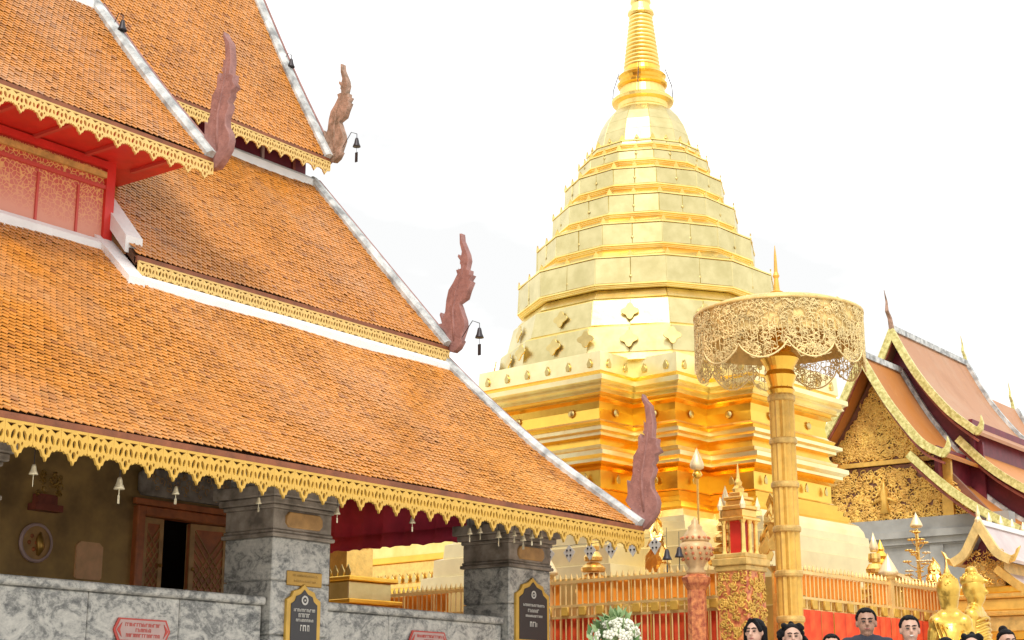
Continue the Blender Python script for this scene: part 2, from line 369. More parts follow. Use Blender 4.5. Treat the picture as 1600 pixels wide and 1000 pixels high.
def tiled_roof(prof, x0, x1, material, seed, singles=None, parent=None, xlim=None):
    """lay staggered pointed tiles up the slope; 'singles' nearest tiles become objects"""
    rnd = random.Random(seed)
    pts, _ = resample(prof, TC)
    cand = []; mb = MB()
    for i, p in enumerate(pts[:-1]):
        d = (pts[i+1] - p).normalized(); nn = Vector((-d.y, d.x))
        off = (i % 2) * TW/2; n = int((x1-x0)/TW)
        for k in range(n):
            x = x0 + off + (k+0.5)*TW
            if x > x1 - TW*0.3: continue
            if xlim and not xlim(x, p.x): continue
            cand.append((x, p, d, nn, rnd.gauss(0, 0.02), rnd.gauss(0, 0.002), rnd.random()))
    single_ids = set()
    if singles:
        vis = [(math.hypot(c[0], c[1].x), i) for i, c in enumerate(cand) if c[0] > 8.35 + (c[1].x-11.9)*0.62]
        vis.sort(); single_ids = {i for _, i in vis[:singles]}
    for i, (x, p, d, nn, tw, lift, _) in enumerate(cand):
        ex = Vector((math.cos(tw), d.x*math.sin(tw), d.y*math.sin(tw)))
        ez = Vector((0, nn.x, nn.y)); ey = ez.cross(ex)
        sag = 0.010*math.sin(x*2.1+p.x*1.3) + 0.008*math.sin(x*0.9-p.x*2.3) + 0.018
        o = Vector((x, p.x, p.y)) + ez*(sag + lift)
        if i in single_ids:
            t = put('roof_tile', TILE_LOW, parent)
            t.matrix_local = Matrix.Translation(o) @ Matrix((ex, ey, ez)).transposed().to_4x4()
        else:
            b = len(mb.v)
            mb.v += [tuple(o + ex*a + ey*c + ez*e) for a, c, e in TT + TB]
            mb.f += [tuple(b+j for j in f) for f in tm.f]
    o = hput(mb.build('tile_field', material, parent)); tag(o, kind='stuff')

# fretwork module: unit wide, hanging 1 unit
def fret_loops():
    outl = [(0.0,1),(1.0,1),(1.0,0.42),(0.95,0.34),(0.88,0.38),(0.80,0.30),(0.72,0.32),(0.66,0.24),(0.62,0.14),(0.55,0.12),(0.5,0.0),
            (0.45,0.12),(0.38,0.14),(0.34,0.24),(0.28,0.32),(0.20,0.30),(0.12,0.38),(0.05,0.34),(0.0,0.42)]
    holes = [ell(0.5,0.60,0.070,0.115,8), ell(0.295,0.62,0.068,0.15,8,-0.35), ell(0.705,0.62,0.068,0.15,8,0.35),
             ell(0.5,0.29,0.075,0.11,8), [(0.05,0.92),(0.38,0.92),(0.21,0.81)], [(0.62,0.92),(0.95,0.92),(0.79,0.81)],
             ell(0.10,0.60,0.055,0.12,8,0.25), ell(0.90,0.60,0.055,0.12,8,-0.25), [(0.42,0.88),(0.58,0.88),(0.5,0.77)], ell(0.365,0.39,0.04,0.06,6), ell(0.635,0.39,0.04,0.06,6)]
    return [outl] + holes
FRET = {}
def fret(parent, x0, x1, y, ztop, material, w, h):
    key = (material, w, h)
    if key not in FRET:
        FRET[key] = plate('valance_panel', [[(a*w, (b-1)*h) for a, b in lp] for lp in fret_loops()], 0.03, M[material])
    n = round((x1-x0)/w)
    for i in range(n):
        puton('valance_panel', FRET[key], XZ, Vector((x0 + i*(x1-x0)/n, y, ztop)), parent)

SECT = [(-0.10,-0.03),(0.07,-0.03),(0.09,0.07),(0.05,0.12),(-0.06,0.13),(-0.11,0.08)]
def verge(parent, prof, x, name='verge_ridge', material='cement', sect=SECT):
    _, d = resample(prof, 0.3)
    o = MB().sweep([(x, p.x, p.y) for p in d], sect).build(name, M[material], parent); return hput(o)

# ---- lower roof
P_LOW = [(11.9,3.38),(13.56,4.54),(14.78,5.56),(15.56,6.28),(16.0,6.70)]
P_LOWB = P_LOW[:-1] + [(15.62, 6.335)]
P_B2 = [(15.47,6.50),(16.83,8.00),(18.58,9.93)]
P_B3 = [(18.2,10.28),(19.17,11.96),(20.19,13.9),(20.6,14.75)]
P_A2 = [(15.0,7.94),(16.23,9.25),(17.70,10.93)]
P_A3 = [(17.35,12.55),(18.7,14.6),(20.6,18.0)]
XE, XA = 18.93, 13.37
def mirror(prof, yc=20.6): return [(2*yc-y, z) for y, z in prof]

def roof(prof, x0, x1, mkey, seed, singles=None, fretspec=None, fascia=True, xlim=None):
    deck = hput(slab([(p[0], p[1]-0.012) for p in prof], x0, x1).build('roof', M['tile_deck'], hall))
    tiled_roof(prof, x0, x1-0.03, M[mkey], seed, singles, deck, xlim)
    if fascia:
        y, z = prof[0]
        hput(MB().box(x0, x1+0.02, y-0.035, y+0.03, z-0.075, z+0.012).build('fascia_board', M['fascia'], deck))
        if fretspec: fret(deck, x0, x1, y-0.055, z-0.06, *fretspec)
    far = hput(slab(mirror(prof), x0, x1).build('roof', M['tile_far'], hall))
    return deck
r_low = roof(P_LOW, 6.5, XE, 'tile_low', 11, 290, ('fret', 0.30, 0.33), xlim=lambda x, y: y < 15.6 or x < 12.5)
r_b2 = roof(P_B2, 12.62, XE, 'tile', 12, None, ('fret_up', 0.27, 0.27))
r_b3 = roof(P_B3, 11.5, XE, 'tile', 13, None, ('fret_up', 0.27, 0.27))
r_a2 = roof(P_A2, 6.5, XA, 'tile', 14, None, ('fret_up', 0.29, 0.27))
r_a3 = roof(P_A3, 6.5, 12.7, 'tile', 15, None, ('fret_up', 0.29, 0.27))
verge(r_low, P_LOWB, XE); verge(r_b2, P_B2, XE); verge(r_b3, P_B3, XE); verge(r_a2, P_A2, XA); verge(r_a3, P_A3, 12.7)
# dark bargeboard just outside each mortar verge
for par, pr_, x in ((r_low, P_LOWB, XE), (r_b2, P_B2, XE), (r_b3, P_B3, XE), (r_a2, P_A2, XA)):
    verge(par, pr_, x+0.13, 'bargeboard', 'naga', [(-0.03,-0.22),(0.02,-0.22),(0.02,0.10),(-0.03,0.10)])
for x0, x1, p in ((12.62, XE, P_B3), (6.5, 12.7, P_A3)):
    hput(MB().box(x0, x1, p[-1][0]-0.12, p[-1][0]+0.12, p[-1][1]-0.1, p[-1][1]+0.16).build('roof_ridge', M['cement'], hall))
# white mortar flashings
def flash(parent, y, z, x0, x1, h=0.12, d=0.12, mk='white_flash'):
    b = MB().ring_loft([[(x, y-d, z-0.10), (x, y-d*0.9, z+h*0.45), (x, y-d*0.35, z+h), (x, y+d, z+h), (x, y+d, z-0.10)] for x in (x0, x1)])
    return hput(b.build('mortar_flashing', M[mk], parent))
flash(r_low, 15.42, 6.12, 12.62, XE-0.05)
flash(r_low, 15.96, 6.64, 6.5, 12.40)
b = MB().ring_loft([[(12.36, y, z-0.1), (12.36, y, z+0.14), (12.62, y, z+0.14), (12.62, y, z-0.1)] for y, z in ((16.0, 6.70), (15.26, 6.02))]); hput(b.build('mortar_flashing', M['white_flash'], r_low))
flash(r_b2, 18.55, 9.88, 12.62, XE-0.05)
b = MB().ring_loft([[(12.56, y, z-0.1), (12.56, y, z+0.13), (12.84, y, z+0.13), (12.84, y, z-0.1)] for y, z in ((17.2, 8.42), (15.62, 6.68))]); hput(b.build('mortar_flashing', M['white_flash'], r_b2))
flash(r_a2, 17.66, 10.86, 6.5, XA-0.1)
# clerestory walls
w = hput(MB().box(6.5, 12.46, 16.0, 16.2, 6.5, 7.9).build('clerestory_wall', M['gilt_wall'], hall)); tag(w, 'red clerestory panel stencilled with gold, paler towards the bottom')
hput(MB().box(12.46, 12.60, 15.95, 16.22, 6.4, 7.9).build('corner_post', M['red'], w))
for i in range(10):
    x = 12.05 - 0.62*i
    hput(MB().box(x-0.016, x+0.016, 15.978, 16.01, 6.78, 7.42).build('panel_batten', M['sign_red'], w))
hput(MB().box(6.5, 12.46, 15.95, 16.0, 7.62, 7.70).build('gilt_moulding', M['gold_paint_old'], w))
hput(MB().box(6.5, 12.46, 15.96, 16.0, 7.47, 7.52).build('moulding', M['sign_red'], w))
hput(MB().box(6.5, 12.46, 15.93, 16.0, 7.74, 7.84).build('moulding', M['red'], w))
hput(MB().box(6.5, 13.22, 15.06, 18.0, 7.86, 7.90).build('soffit', M['red'], hall))
for i in range(9): hput(MB().box(12.9-0.8*i-0.03, 12.9-0.8*i+0.03, 15.1, 16.0, 7.82, 7.86).build('soffit_rafter', M['sign_red'], hall))
hput(MB().ring_loft([[(x, 16.2, 6.4), (x, 25.0, 6.4), (x, 25.0, 7.86), (x, 23.6, 10.6), (x, 17.6, 10.6), (x, 16.2, 7.86)] for x in (12.46, 12.6)]).build('end_wall', M['maroon'], hall))
w = hput(MB().box(12.0, 18.82, 18.62, 18.8, 9.6, 10.9).build('clerestory_wall', M['maroon'], hall))
for i in range(9): hput(MB().box(18.5-0.75*i-0.03, 18.5-0.75*i+0.03, 18.585, 18.63, 9.9, 10.6).build('panel_batten', M['pink'] if i == 1 else M['maroon_wood'], w))
hput(MB().box(6.5, 12.35, 17.76, 17.9, 10.6, 13.2).build('clerestory_wall', M['maroon'], hall))
hput(MB().ring_loft([[(x, 16.2, 6.6), (x, 25.0, 6.6), (x, 22.4, 9.6), (x, 18.8, 9.6)] for x in (18.3, 18.5)]).build('end_wall', M['maroon'], hall))
hput(MB().ring_loft([[(x, 18.8, 10.5), (x, 22.4, 10.5), (x, 20.6, 14.5)] for x in (18.3, 18.5)]).build('end_gable', M['maroon'], hall))
hput(MB().box(18.3, 18.5, 14.2, 27.0, 3.95, 4.4).build('end_beam', M['maroon'], hall))

# ---- flame finials at the four eave corners (carved serpent tails)
N3=[(-0.038,-0.064),(-0.123,-0.09),(-0.224,-0.036),(-0.3,0.075),(-0.273,0.106),(-0.355,0.298),(-0.344,0.408),(-0.285,0.554),(-0.254,0.641),(-0.226,0.701),(-0.368,0.76),(-0.417,0.89),(-0.484,1.016),(-0.44,1.051),(-0.5,1.124),(-0.439,1.148),(-0.448,1.215),(-0.38,1.241),(-0.42,1.386),(-0.395,1.502),(-0.325,1.654),(-0.28,1.747),(-0.265,1.862),(-0.227,1.869),(-0.232,1.699),(-0.275,1.552),(-0.259,1.471),(-0.207,1.522),(-0.19,1.483),(-0.249,1.403),(-0.261,1.276),(-0.158,1.266),(-0.186,1.191),(-0.092,1.054),(-0.007,0.957),(0.036,0.798),(0.057,0.608),(0.107,0.505),(0.15,0.609),(0.171,0.57),(0.123,0.425),(0.192,0.422),(0.07,0.279),(-0.018,0.13)]
N4=[(0.135,-0.029),(-0.052,-0.042),(-0.161,0.051),(-0.257,0.179),(-0.286,0.312),(-0.262,0.405),(-0.186,0.525),(-0.176,0.64),(-0.246,0.793),(-0.208,0.865),(-0.263,0.929),(-0.252,0.999),(-0.346,1.035),(-0.282,1.133),(-0.297,1.224),(-0.218,1.255),(-0.236,1.439),(-0.214,1.604),(-0.19,1.723),(-0.111,1.815),(-0.059,1.903),(-0.044,1.835),(-0.095,1.711),(-0.106,1.616),(-0.117,1.499),(-0.075,1.433),(-0.085,1.293),(-0.043,1.239),(-0.018,1.323),(0.024,1.281),(0.027,1.119),(0.111,1.012),(0.13,0.759),(0.174,0.625),(0.227,0.676),(0.218,0.468),(0.261,0.38),(0.051,0.09)]
def finial(parent, loops, x, y, z, mk, sy=1.0, sz=1.0, lab=None):
    me = plate('flame_finial', [[(a*sy, b*sz) for a, b in loops]], 0.09, M[mk], 0.012)
    o = puton('flame_finial', me, YZ, (x, y, z), parent)
    if lab: o['label'] = lab
    # carved scales and a raised spine
    sp = MB(); ys = []
    cen = [(-0.13,0.1),(-0.12,0.35),(-0.10,0.6),(-0.16,0.9),(-0.27,1.15),(-0.33,1.4)] if loops is N3 else [(-0.05,0.2),(-0.03,0.45),(-0.02,0.7),(-0.08,1.0),(-0.13,1.25),(-0.16,1.5)]
    sp.tube([(x-0.05, y+a*sy, z+b*sz) for a, b in cen], [0.02,0.03,0.028,0.022,0.016,0.006], 6)
    for i in range(len(cen)-1):
        for t in (0.2, 0.7):
            a = lerp(cen[i][0], cen[i+1][0], t); b = lerp(cen[i][1], cen[i+1][1], t)
            for s in (-1, 1):
                sp.tube([(x-0.048, y+(a+s*0.02)*sy, z+b*sz), (x-0.052, y+(a+s*0.06)*sy, z+(b+0.03)*sz), (x-0.046, y+(a+s*0.075)*sy, z+(b+0.09)*sz)], [0.006,0.012,0.002], 5)
    hput(sp.build('carved_scales', M[mk], parent, True))
    return o
finial(r_low, N4, XE+0.08, 11.9, 3.40, 'naga'); finial(r_b2, N3, XE+0.08, 15.47, 6.50, 'naga')
finial(r_b3, N3, XE+0.08, 18.2, 10.3, 'naga_old', 0.95, 0.93, 'flame finial with its paint worn to bare brown wood'); finial(r_a2, N4, XA+0.08, 14.95, 7.85, 'naga', 1.0, 1.0)

# ---- porch
hput(MB().box(5.0, 19.4, 12.6, 29.0, 0.0, 1.05).build('platform', M['marble'], hall))
bw = hput(MB().box(5.0, 13.30, 16.0, 16.25, 1.05, 6.3).box(15.02, 16.95, 16.0, 16.25, 1.05, 6.3).box(13.30, 15.02, 16.0, 16.25, 3.42, 6.3).box(16.7, 16.95, 16.25, 25.0, 1.05, 6.3).box(5.0, 5.25, 16.25, 25.0, 1.05, 6.3).box(5.0, 16.95, 25.0, 25.25, 1.05, 6.3).build('porch_wall', M['wall'], hall))
hput(MB().box(5.0, 16.95, 15.95, 16.0, 1.05, 1.35).build('skirting', M['wood'], bw))
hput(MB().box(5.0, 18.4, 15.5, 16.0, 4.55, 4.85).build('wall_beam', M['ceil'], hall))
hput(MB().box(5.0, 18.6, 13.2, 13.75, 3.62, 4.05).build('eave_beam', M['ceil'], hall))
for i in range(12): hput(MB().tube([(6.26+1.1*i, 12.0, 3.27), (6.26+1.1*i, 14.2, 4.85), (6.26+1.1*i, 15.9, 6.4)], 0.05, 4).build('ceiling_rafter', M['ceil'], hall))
# door
df = hput(MB().box(13.27, 13.40, 15.9, 16.1, 1.05, 3.42).box(14.92, 15.05, 15.9, 16.1, 1.05, 3.42).box(13.40, 14.92, 15.9, 16.1, 3.29, 3.42).build('door_frame', M['wood'], hall)); bevel(df, 0.015)
hput(MB().box(13.2, 15.1, 15.88, 15.94, 3.425, 3.50).build('door_lintel', M['wood'], df))
def leaf(loc, rz, wd, mk):
    d = put('door', MB().box(0, wd, -0.03, 0.03, 0, 2.2).mesh('door', M[mk]), hall, Vector(loc)-HB, (0,0,rz))
    for sd in (-1, 1):
        lat = MB()
        for k in range(-6, 12):
            for sg in (1, -1):
                x0, z0 = 0.07, 0.75 + k*0.13; x1 = wd-0.07; z1 = z0 + sg*(x1-x0)*1.3
                zz = sorted((z0, z1))
                if zz[0] < 0.7 or zz[1] > 2.13: continue
                lat.tube([(x0, sd*0.04, z0), (x1, sd*0.04, z1)], 0.011, 4)
        put('lattice', lat.mesh('lattice', M['wood_pale']), d)
        for q in ((0, 0.07), (wd-0.07, wd)): put('stile', MB().box(q[0], q[1], min(sd*0.05, sd*0.03), max(sd*0.05, sd*0.03), 0, 2.2).mesh('stile', M['wood_pale']), d)
        put('rail', MB().box(0.07, wd-0.07, min(sd*0.048, sd*0.03), max(sd*0.048, sd*0.03), 2.13, 2.2).mesh('rail', M['wood_pale']), d)
    put('door_handle', MB().ico((wd-0.05, -0.07, 1.6), 0.03, 1).ico((wd-0.05, 0.07, 1.6), 0.03, 1).mesh('door_handle', M['brass']), d)
leaf((13.42, 16.02, 1.08), R(4), 0.36, 'wood'); leaf((14.90, 16.02, 1.08), R(172), 0.60, 'wood')
hput(MB().box(12.0, 16.6, 17.2, 17.3, 1.05, 4.0).build('door_dark_sheet', M['black'], hall))  # black sheet behind the door paints in the unlit depth of the hall
# arched relief board above the door
rb = plate('relief_board', [[(0,0.06),(0.06,0),(1.62,0),(1.70,0.08),(1.70,0.24),(1.60,0.36),(0.1,0.36),(0,0.28)]], 0.05, M['stone'], 0.01)
rbo = puton('relief_board', rb, XZ, Vector((13.28, 15.93, 3.55))-HB, hall)
cm = MB(); curls(cm, 60, lambda r: (Vector((13.3+r.uniform(0.1,1.6), 15.895, 3.57+r.uniform(0.05,0.3))), Vector((1,0,0)), Vector((0,0,1))), (0.03,0.07), 0.008, 3)
hput(cm.build('carved_scrolls', M['wood_pale'], hall, True))

# pillars
def pillar(x0, x1, y0, y1, carved=True):
    p = hput(MB().box(x0+0.03, x1-0.03, y0+0.03, y1-0.03, 1.05, 3.6).build('pillar', M['marble'], hall))
    z = 1.05
    for h in (0.62, 0.62, 0.50):
        blk = bevel(hput(MB().box(x0, x1, y0, y1, z+0.006, z+h-0.006).build('marble_block', M['marble'], p)), 0.012); z += h
    for z0, z1, d in ((z, z+0.05, 0.04), (z+0.05, z+0.09, 0.02), (z+0.33, z+0.38, 0.03), (z+0.38, z+0.46, 0.07), (z+0.46, z+0.60, 0.12)):
        bevel(hput(MB().box(x0-d, x1+d, y0-d, y1+d, z0, z1-0.003).build('pillar_moulding', M['stone'], p)), 0.012)
    bevel(hput(MB().box(x0-0.005, x1+0.005, y0-0.005, y1+0.005, z+0.09, z+0.33).build('pillar_neck', M['stone'], p)), 0.01)
    for (a, bx) in ((0, 1),):
        m = plate('carved_panel', [[(0,0.05),(0.05,0.0),(0.55,0.0),(0.60,0.05),(0.60,0.13),(0.55,0.18),(0.05,0.18),(0,0.13)]], 0.03, M['wood_pale'], 0.01)
        puton('carved_panel', m, XZ, ((x0+x1)/2-0.30, y0-0.012, z+0.12), p)
    return p
PIL = [(3.88,4.84),(8.22,9.18),(12.92,13.88),(17.44,18.42)]
for x0, x1 in PIL: pillar(x0, x1, 13.1, 13.9)
# parapet of marble slabs between the pillars
for (a, b_) in ((4.84,8.22),(9.18,12.92),(13.88,17.44)):
    base = hput(MB().box(a+0.06, b_-0.06, 13.24, 13.46, 1.05, 2.0).build('parapet', M['marble'], hall))
    n = 3 if b_-a > 3.4 else 2
    for i in range(n):
        s0 = a+0.04+(b_-a-0.08)*i/n; s1 = a+0.04+(b_-a-0.08)*(i+1)/n
        bevel(hput(MB().box(s0+0.004, s1-0.004, 13.2, 13.5, 1.06, 2.0).build('marble_slab', M['marble'], base)), 0.012)
    bevel(hput(MB().box(a+0.02, b_-0.02, 13.14, 13.56, 2.003, 2.10).build('coping', M['marble'], base)), 0.035, 3)

# ------------------------------------------------------------------ golden stupa
SX, SY, SROT = 29.78, 18.41, R(-5)
stupa = thing('stupa', 'towering golden stupa with twelve-sided tiers, redented base and ringed spire', 'stupa', (SX, SY, 0), SROT)
def redent(a, w, n=2):
    """plan of a square with stepped corners, counter-clockwise; a half width, w half flat face"""
    st = (a-w)/n; q = []
    q.append((a, -w)); q.append((a, w))
    for i in range(n):
        q.append((a-(i+1)*st, w+i*st)); q.append((a-(i+1)*st, w+(i+1)*st))
    q = q[:-1] + [(w, a)] if n else q
    pts = []
    for r in range(4):
        c, s = round(math.cos(r*math.pi/2)), round(math.sin(r*math.pi/2))
        for x, y in q[:-1]: pts.append((x*c - y*s, x*s + y*c))
    return pts
def redent_off(d): return redent(3.70+d, 1.52+d)
# base mouldings from the paving to the platform: (outset, height)
BASE = [[(1.95,0),(1.95,1.0),(1.72,1.05),(1.72,2.0),(1.45,2.05),(1.45,2.8),(1.20,2.84),(1.20,3.35),(1.0,3.38)],
        [(1.0,3.38),(0.98,3.60),(0.80,3.63),(0.80,3.98),(0.66,4.02),(0.64,4.30),(0.52,4.34),(0.50,4.50)],
        [(0.46,4.50),(0.44,4.62),(0.36,4.76),(0.22,4.84),(0.24,4.94),(0.13,4.96),(0.15,5.06),(0.05,5.08),(0.07,5.18)],
        [(0.02,5.20),(-0.03,5.24),(-0.03,5.60),(0.08,5.64),(0.02,5.69),(0.16,5.74),(0.16,5.80),(0.26,5.86),(0.26,5.95),(0.08,6.02)],
        [(0.08,6.02),(0.10,6.08),(-0.02,6.11),(-0.04,6.24),(0.08,6.28),(0.08,6.34),(0.18,6.37),(0.18,6.44),(0.05,6.49),(0.08,6.55),(-0.02,6.60)],
        [(-0.02,6.60),(-0.05,6.64),(-0.08,6.86),(-0.05,7.00),(0.06,7.05),(0.02,7.10),(0.15,7.14),(0.12,7.20),(0.24,7.25),(0.20,7.32),(0.30,7.36),(0.30,7.46)],
        [(0.12,7.46),(0.12,7.56),(0.16,7.58),(0.14,7.98),(0.02,8.0)]]
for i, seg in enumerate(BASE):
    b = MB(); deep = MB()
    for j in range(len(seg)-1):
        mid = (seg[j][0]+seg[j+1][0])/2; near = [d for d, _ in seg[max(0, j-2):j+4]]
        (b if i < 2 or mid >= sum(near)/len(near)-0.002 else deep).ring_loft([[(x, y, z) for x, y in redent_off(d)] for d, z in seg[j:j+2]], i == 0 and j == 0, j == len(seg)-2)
    if deep.v: deep.build('base_cove', M['gold_deep'], stupa)  # recesses take deeper gold: interreflection painted into the colour
    (lambda o, w: o)(b.build('base_moulding', M['gold_pale'] if i < 0 else M['gold_mid'] if i == 0 else M['gold_cream'] if i == 1 else M['gold_glint'], stupa), 0.0)  # upper fillets take paler gold: sky glints painted into the colour
# leaf studs along the parapet band and frieze bosses
leafm = plate('gilt_leaf', [[(-0.045,0),(0.045,0),(0.06,0.08),(0.0,0.19),(-0.06,0.08)]], 0.02, M['gold_mid'], 0.006)
boss = MB().lathe([(0.0,0.03),(0.04,0.027),(0.075,0.012),(0.085,0)], n=8, cap0=False, cap1=False).mesh('gilt_boss', M['gold_mid'], True)
def along_faces(d, z, step, fn):
    P = redent_off(d)
    for j in range(len(P)):
        a = Vector((*P[j], z)); b_ = Vector((*P[(j+1) % len(P)], z)); e = b_-a; ln = e.length; n = max(1, int(ln/step))
        nrm = Vector((e.y, -e.x, 0)).normalized()
        if (nrm.x + nrm.y) > 0.5: continue              # far sides stay plain
        for k in range(n): fn(a + e*((k+0.5)/n), nrm)
def stick(mesh, name):
    def f(p, nrm):
        u = Vector((-nrm.y, nrm.x, 0)); v = Vector((0,0,1))
        m = Matrix((u, v, nrm)).transposed().to_4x4(); m.translation = p + nrm*0.01
        o = put(name, mesh, stupa); o.matrix_local = m
    return f
along_faces(0.16, 7.66, 0.52, stick(leafm, 'gilt_leaf'))
along_faces(-0.05, 6.82, 1.05, stick(boss, 'gilt_boss'))
along_faces(0.03, 5.36, 0.7, stick(leafm, 'gilt_leaf'))

PH = R(15)
def dod(r, z): return [(r*math.cos(PH+j*math.pi/6), r*math.sin(PH+j*math.pi/6), z) for j in range(12)]
ant = plate('antefix', [[(-0.05,0),(0.05,0),(0.06,0.05),(0.0,0.16),(-0.06,0.05)]], 0.025, M['gold_orn'])
def facet_plates(parent, r0, z0, r1, z1, mk, inset=0.012, th=0.015, jig=0.0, split=1):
    A, B = dod(r0, z0), dod(r1, z1)
    rnd = random.Random(int(z0*100))
    for j in range(12):
        k = (j+1) % 12
        mid = math.degrees(PH + (j+0.5)*math.pi/6) % 360
        cols = split if 110 < mid < 325 else 1
        for ci in range(cols):
            t0, t1 = ci/cols, (ci+1)/cols
            a0, a1, b0, b1 = Vector(A[j]), Vector(A[k]), Vector(B[j]), Vector(B[k])
            q = [a0.lerp(a1, t0), a0.lerp(a1, t1), b0.lerp(b1, t1), b0.lerp(b1, t0)]
            c = sum(q, Vector())/4; nrm = (q[1]-q[0]).cross(q[3]-q[0]).normalized()
            if nrm.dot(Vector((c.x, c.y, 0))) < 0: nrm = -nrm
            tip = Vector((rnd.gauss(0, jig), rnd.gauss(0, jig), rnd.gauss(0, jig)))
            o_ = [p + (c-p)*(inset/max((c-p).length, 0.01)) for p in q]
            up = [p + nrm*(th + tip.dot(p-c)) for p in o_]
            MB().ring_loft([[tuple(p) for p in q], [tuple(p) for p in up]]).build('gold_panel', M[mk], parent)
RINGS = [(1.36,13.38),(1.56,12.93),(1.88,12.24),(2.17,11.49),(2.54,10.66),(2.97,9.67)]
def tier(k, rtop, ztop, r, z):
    """one tier: sloping roof plates, upright band, double fillet with its underside"""
    hb = (ztop-z)*0.66
    core = MB()
    core.ring_loft([dod(rtop, ztop+0.02), dod(r-0.05, z+hb+0.035), dod(r+0.0, z+hb+0.03), dod(r+0.0, z+hb), dod(r-0.04, z+hb-0.005), dod(r-0.02, z+0.06), dod(r+0.015, z+0.055), dod(r+0.015, z+0.025), dod(r-0.03, z+0.02), dod(r-0.03, z-0.005), dod(r-0.06, z-0.01), dod(r-0.06, z-0.03), dod(r-0.10, z-0.04)])
    o = core.build('stupa_tier', M['gold'], stupa)
    facet_plates(o, r-0.05, z+hb+0.04, rtop+0.005, ztop-0.02, 'gold_pale', jig=0.02)
    facet_plates(o, r-0.015, z+0.06, r-0.03, z+hb-0.01, 'gold_pale', jig=0.02, split=2)
    P = dod(r-0.02, z+hb)
    for j in range(12):
        a, b_ = Vector(P[j]), Vector(P[(j+1) % 12]); e = b_-a; nrm = Vector((e.y, -e.x, 0)).normalized()
        for t in (0.02, 0.5):
            p = a + e*t; m = Matrix((Vector((-nrm.y, nrm.x, 0)), Vector((0,0,1)), nrm)).transposed().to_4x4(); m.translation = p
            q = put('antefix', ant, o); q.matrix_local = m
        m = Matrix((Vector((-nrm.y, nrm.x, 0)), Vector((0,0,1)), nrm)).transposed().to_4x4(); m.translation = a + e*0.5 + Vector((0,0,-hb+0.2)) + nrm*0.02
        q = put('gilt_boss', boss, o); q.matrix_local = m @ Matrix.Scale(0.4, 4)
    return o
prev = (1.19, 13.58)
for k, (r, z) in enumerate(RINGS):
    tier(k, prev[0]+0.0, prev[1], r, z); prev = (r-0.10, z-0.03)
# drum below the tiers, with medallions
drum = MB().ring_loft([dod(2.80, 9.62), dod(2.95, 9.40), dod(3.05, 9.35), dod(3.20, 8.75), dod(3.34, 8.70), dod(3.42, 8.10), dod(3.50, 7.95)]).build('stupa_drum', M['gold'], stupa)
facet_plates(drum, 3.20, 8.76, 3.06, 9.33, 'gold_pale', jig=0.016, split=2); facet_plates(drum, 3.42, 8.12, 3.34, 8.68, 'gold_pale', jig=0.016, split=2)
facet_plates(drum, 2.95, 9.41, 2.81, 9.60, 'gold_pale', jig=0.01)
quat = plate('medallion', [[(math.cos(t)*0.20*(1+0.22*math.cos(4*t)), math.sin(t)*0.20*(1+0.22*math.cos(4*t))) for t in (2*math.pi*i/24 for i in range(24))]], 0.02, M['gold_mid'], 0.006)
for (r, z, off) in ((3.38, 8.40, 0.5), (3.13, 9.05, 0.5), (3.42, 8.42, 0.0)):
    P = dod(r, z)
    for j in range(12):
        a, b_ = Vector(P[j]), Vector(P[(j+1) % 12]); p = a + (b_-a)*off; nrm = Vector((p.x, p.y, 0)).normalized()
        m = Matrix((Vector((-nrm.y, nrm.x, 0)), Vector((0,0,1)), nrm)).transposed().to_4x4(); m = m @ Matrix.Rotation(R(-10), 4, 'X'); m.translation = p + nrm*0.075
        q = put('medallion', quat, drum); q.matrix_local = m @ Matrix.Scale(0.8, 4)
# bell
bell_p = [(0.70,14.64),(0.86,14.45),(1.00,14.20),(1.10,13.92),(1.17,13.60)]
bl = MB().ring_loft([dod(r, z) for r, z in bell_p]).build('stupa_bell', M['gold'], stupa)
for (r0, z0), (r1, z1) in zip(bell_p[1:], bell_p): facet_plates(bl, r0, z0, r1, z1, 'gold_pale', 0.004, 0.01)
# spire
def spiresec(name, prof, mk='gold'): return MB().lathe(prof, n=32).build(name, M[mk], stupa, False)
sp_ = [spiresec('spire_collar', [(0.60,14.60),(0.62,14.72),(0.58,14.76),(0.60,14.86),(0.72,14.90),(0.74,14.96),(0.70,15.00),(0.58,15.03),(0.56,15.12),(0.52,15.28)]),
       spiresec('spire_collar', [(0.50,15.28),(0.58,15.33),(0.60,15.38),(0.55,15.42),(0.48,15.46),(0.52,15.53),(0.57,15.58),(0.52,15.63),(0.46,15.68),(0.42,15.80)], 'gold_deep')]
z = 15.80; r = 0.43
while z < 17.1:
    h = 0.105
    MB().lathe([(r-0.05, z), (r, z+0.02), (r+0.006, z+0.05), (r-0.01, z+0.078), (r-0.055, z+h)], n=28).build('spire_ring', M['gold'], stupa, True); z += h; r -= 0.0125
MB().lathe([(r, z), (r+0.05, z+0.04), (r+0.04, z+0.10), (r-0.03, z+0.14), (r-0.05, z+0.30), (r-0.02, z+0.34), (r-0.03, z+0.42), (r-0.08, z+0.6), (r-0.12, z+1.4), (0.09, z+1.45), (0.03, z+2.9)], n=28).build('spire_tip', M['gold'], stupa, False)
for i in range(5):
    zz = z + 1.5 + i*0.28; MB().lathe([(0.30-0.05*i, zz), (0.30-0.05*i, zz+0.12), (0.04, zz+0.16)], n=20).build('spire_umbrella', M['gold_orn'], stupa)
for j in range(4):
    a = j*math.pi/2 + 0.5
    MB().tube([(0.72*math.cos(a), 0.72*math.sin(a), 15.0), (0.70*math.cos(a), 0.70*math.sin(a), 15.3), (0.55*math.cos(a), 0.55*math.sin(a), 15.75)], 0.012, 4).build('spire_chain', M['dark_metal'], stupa)

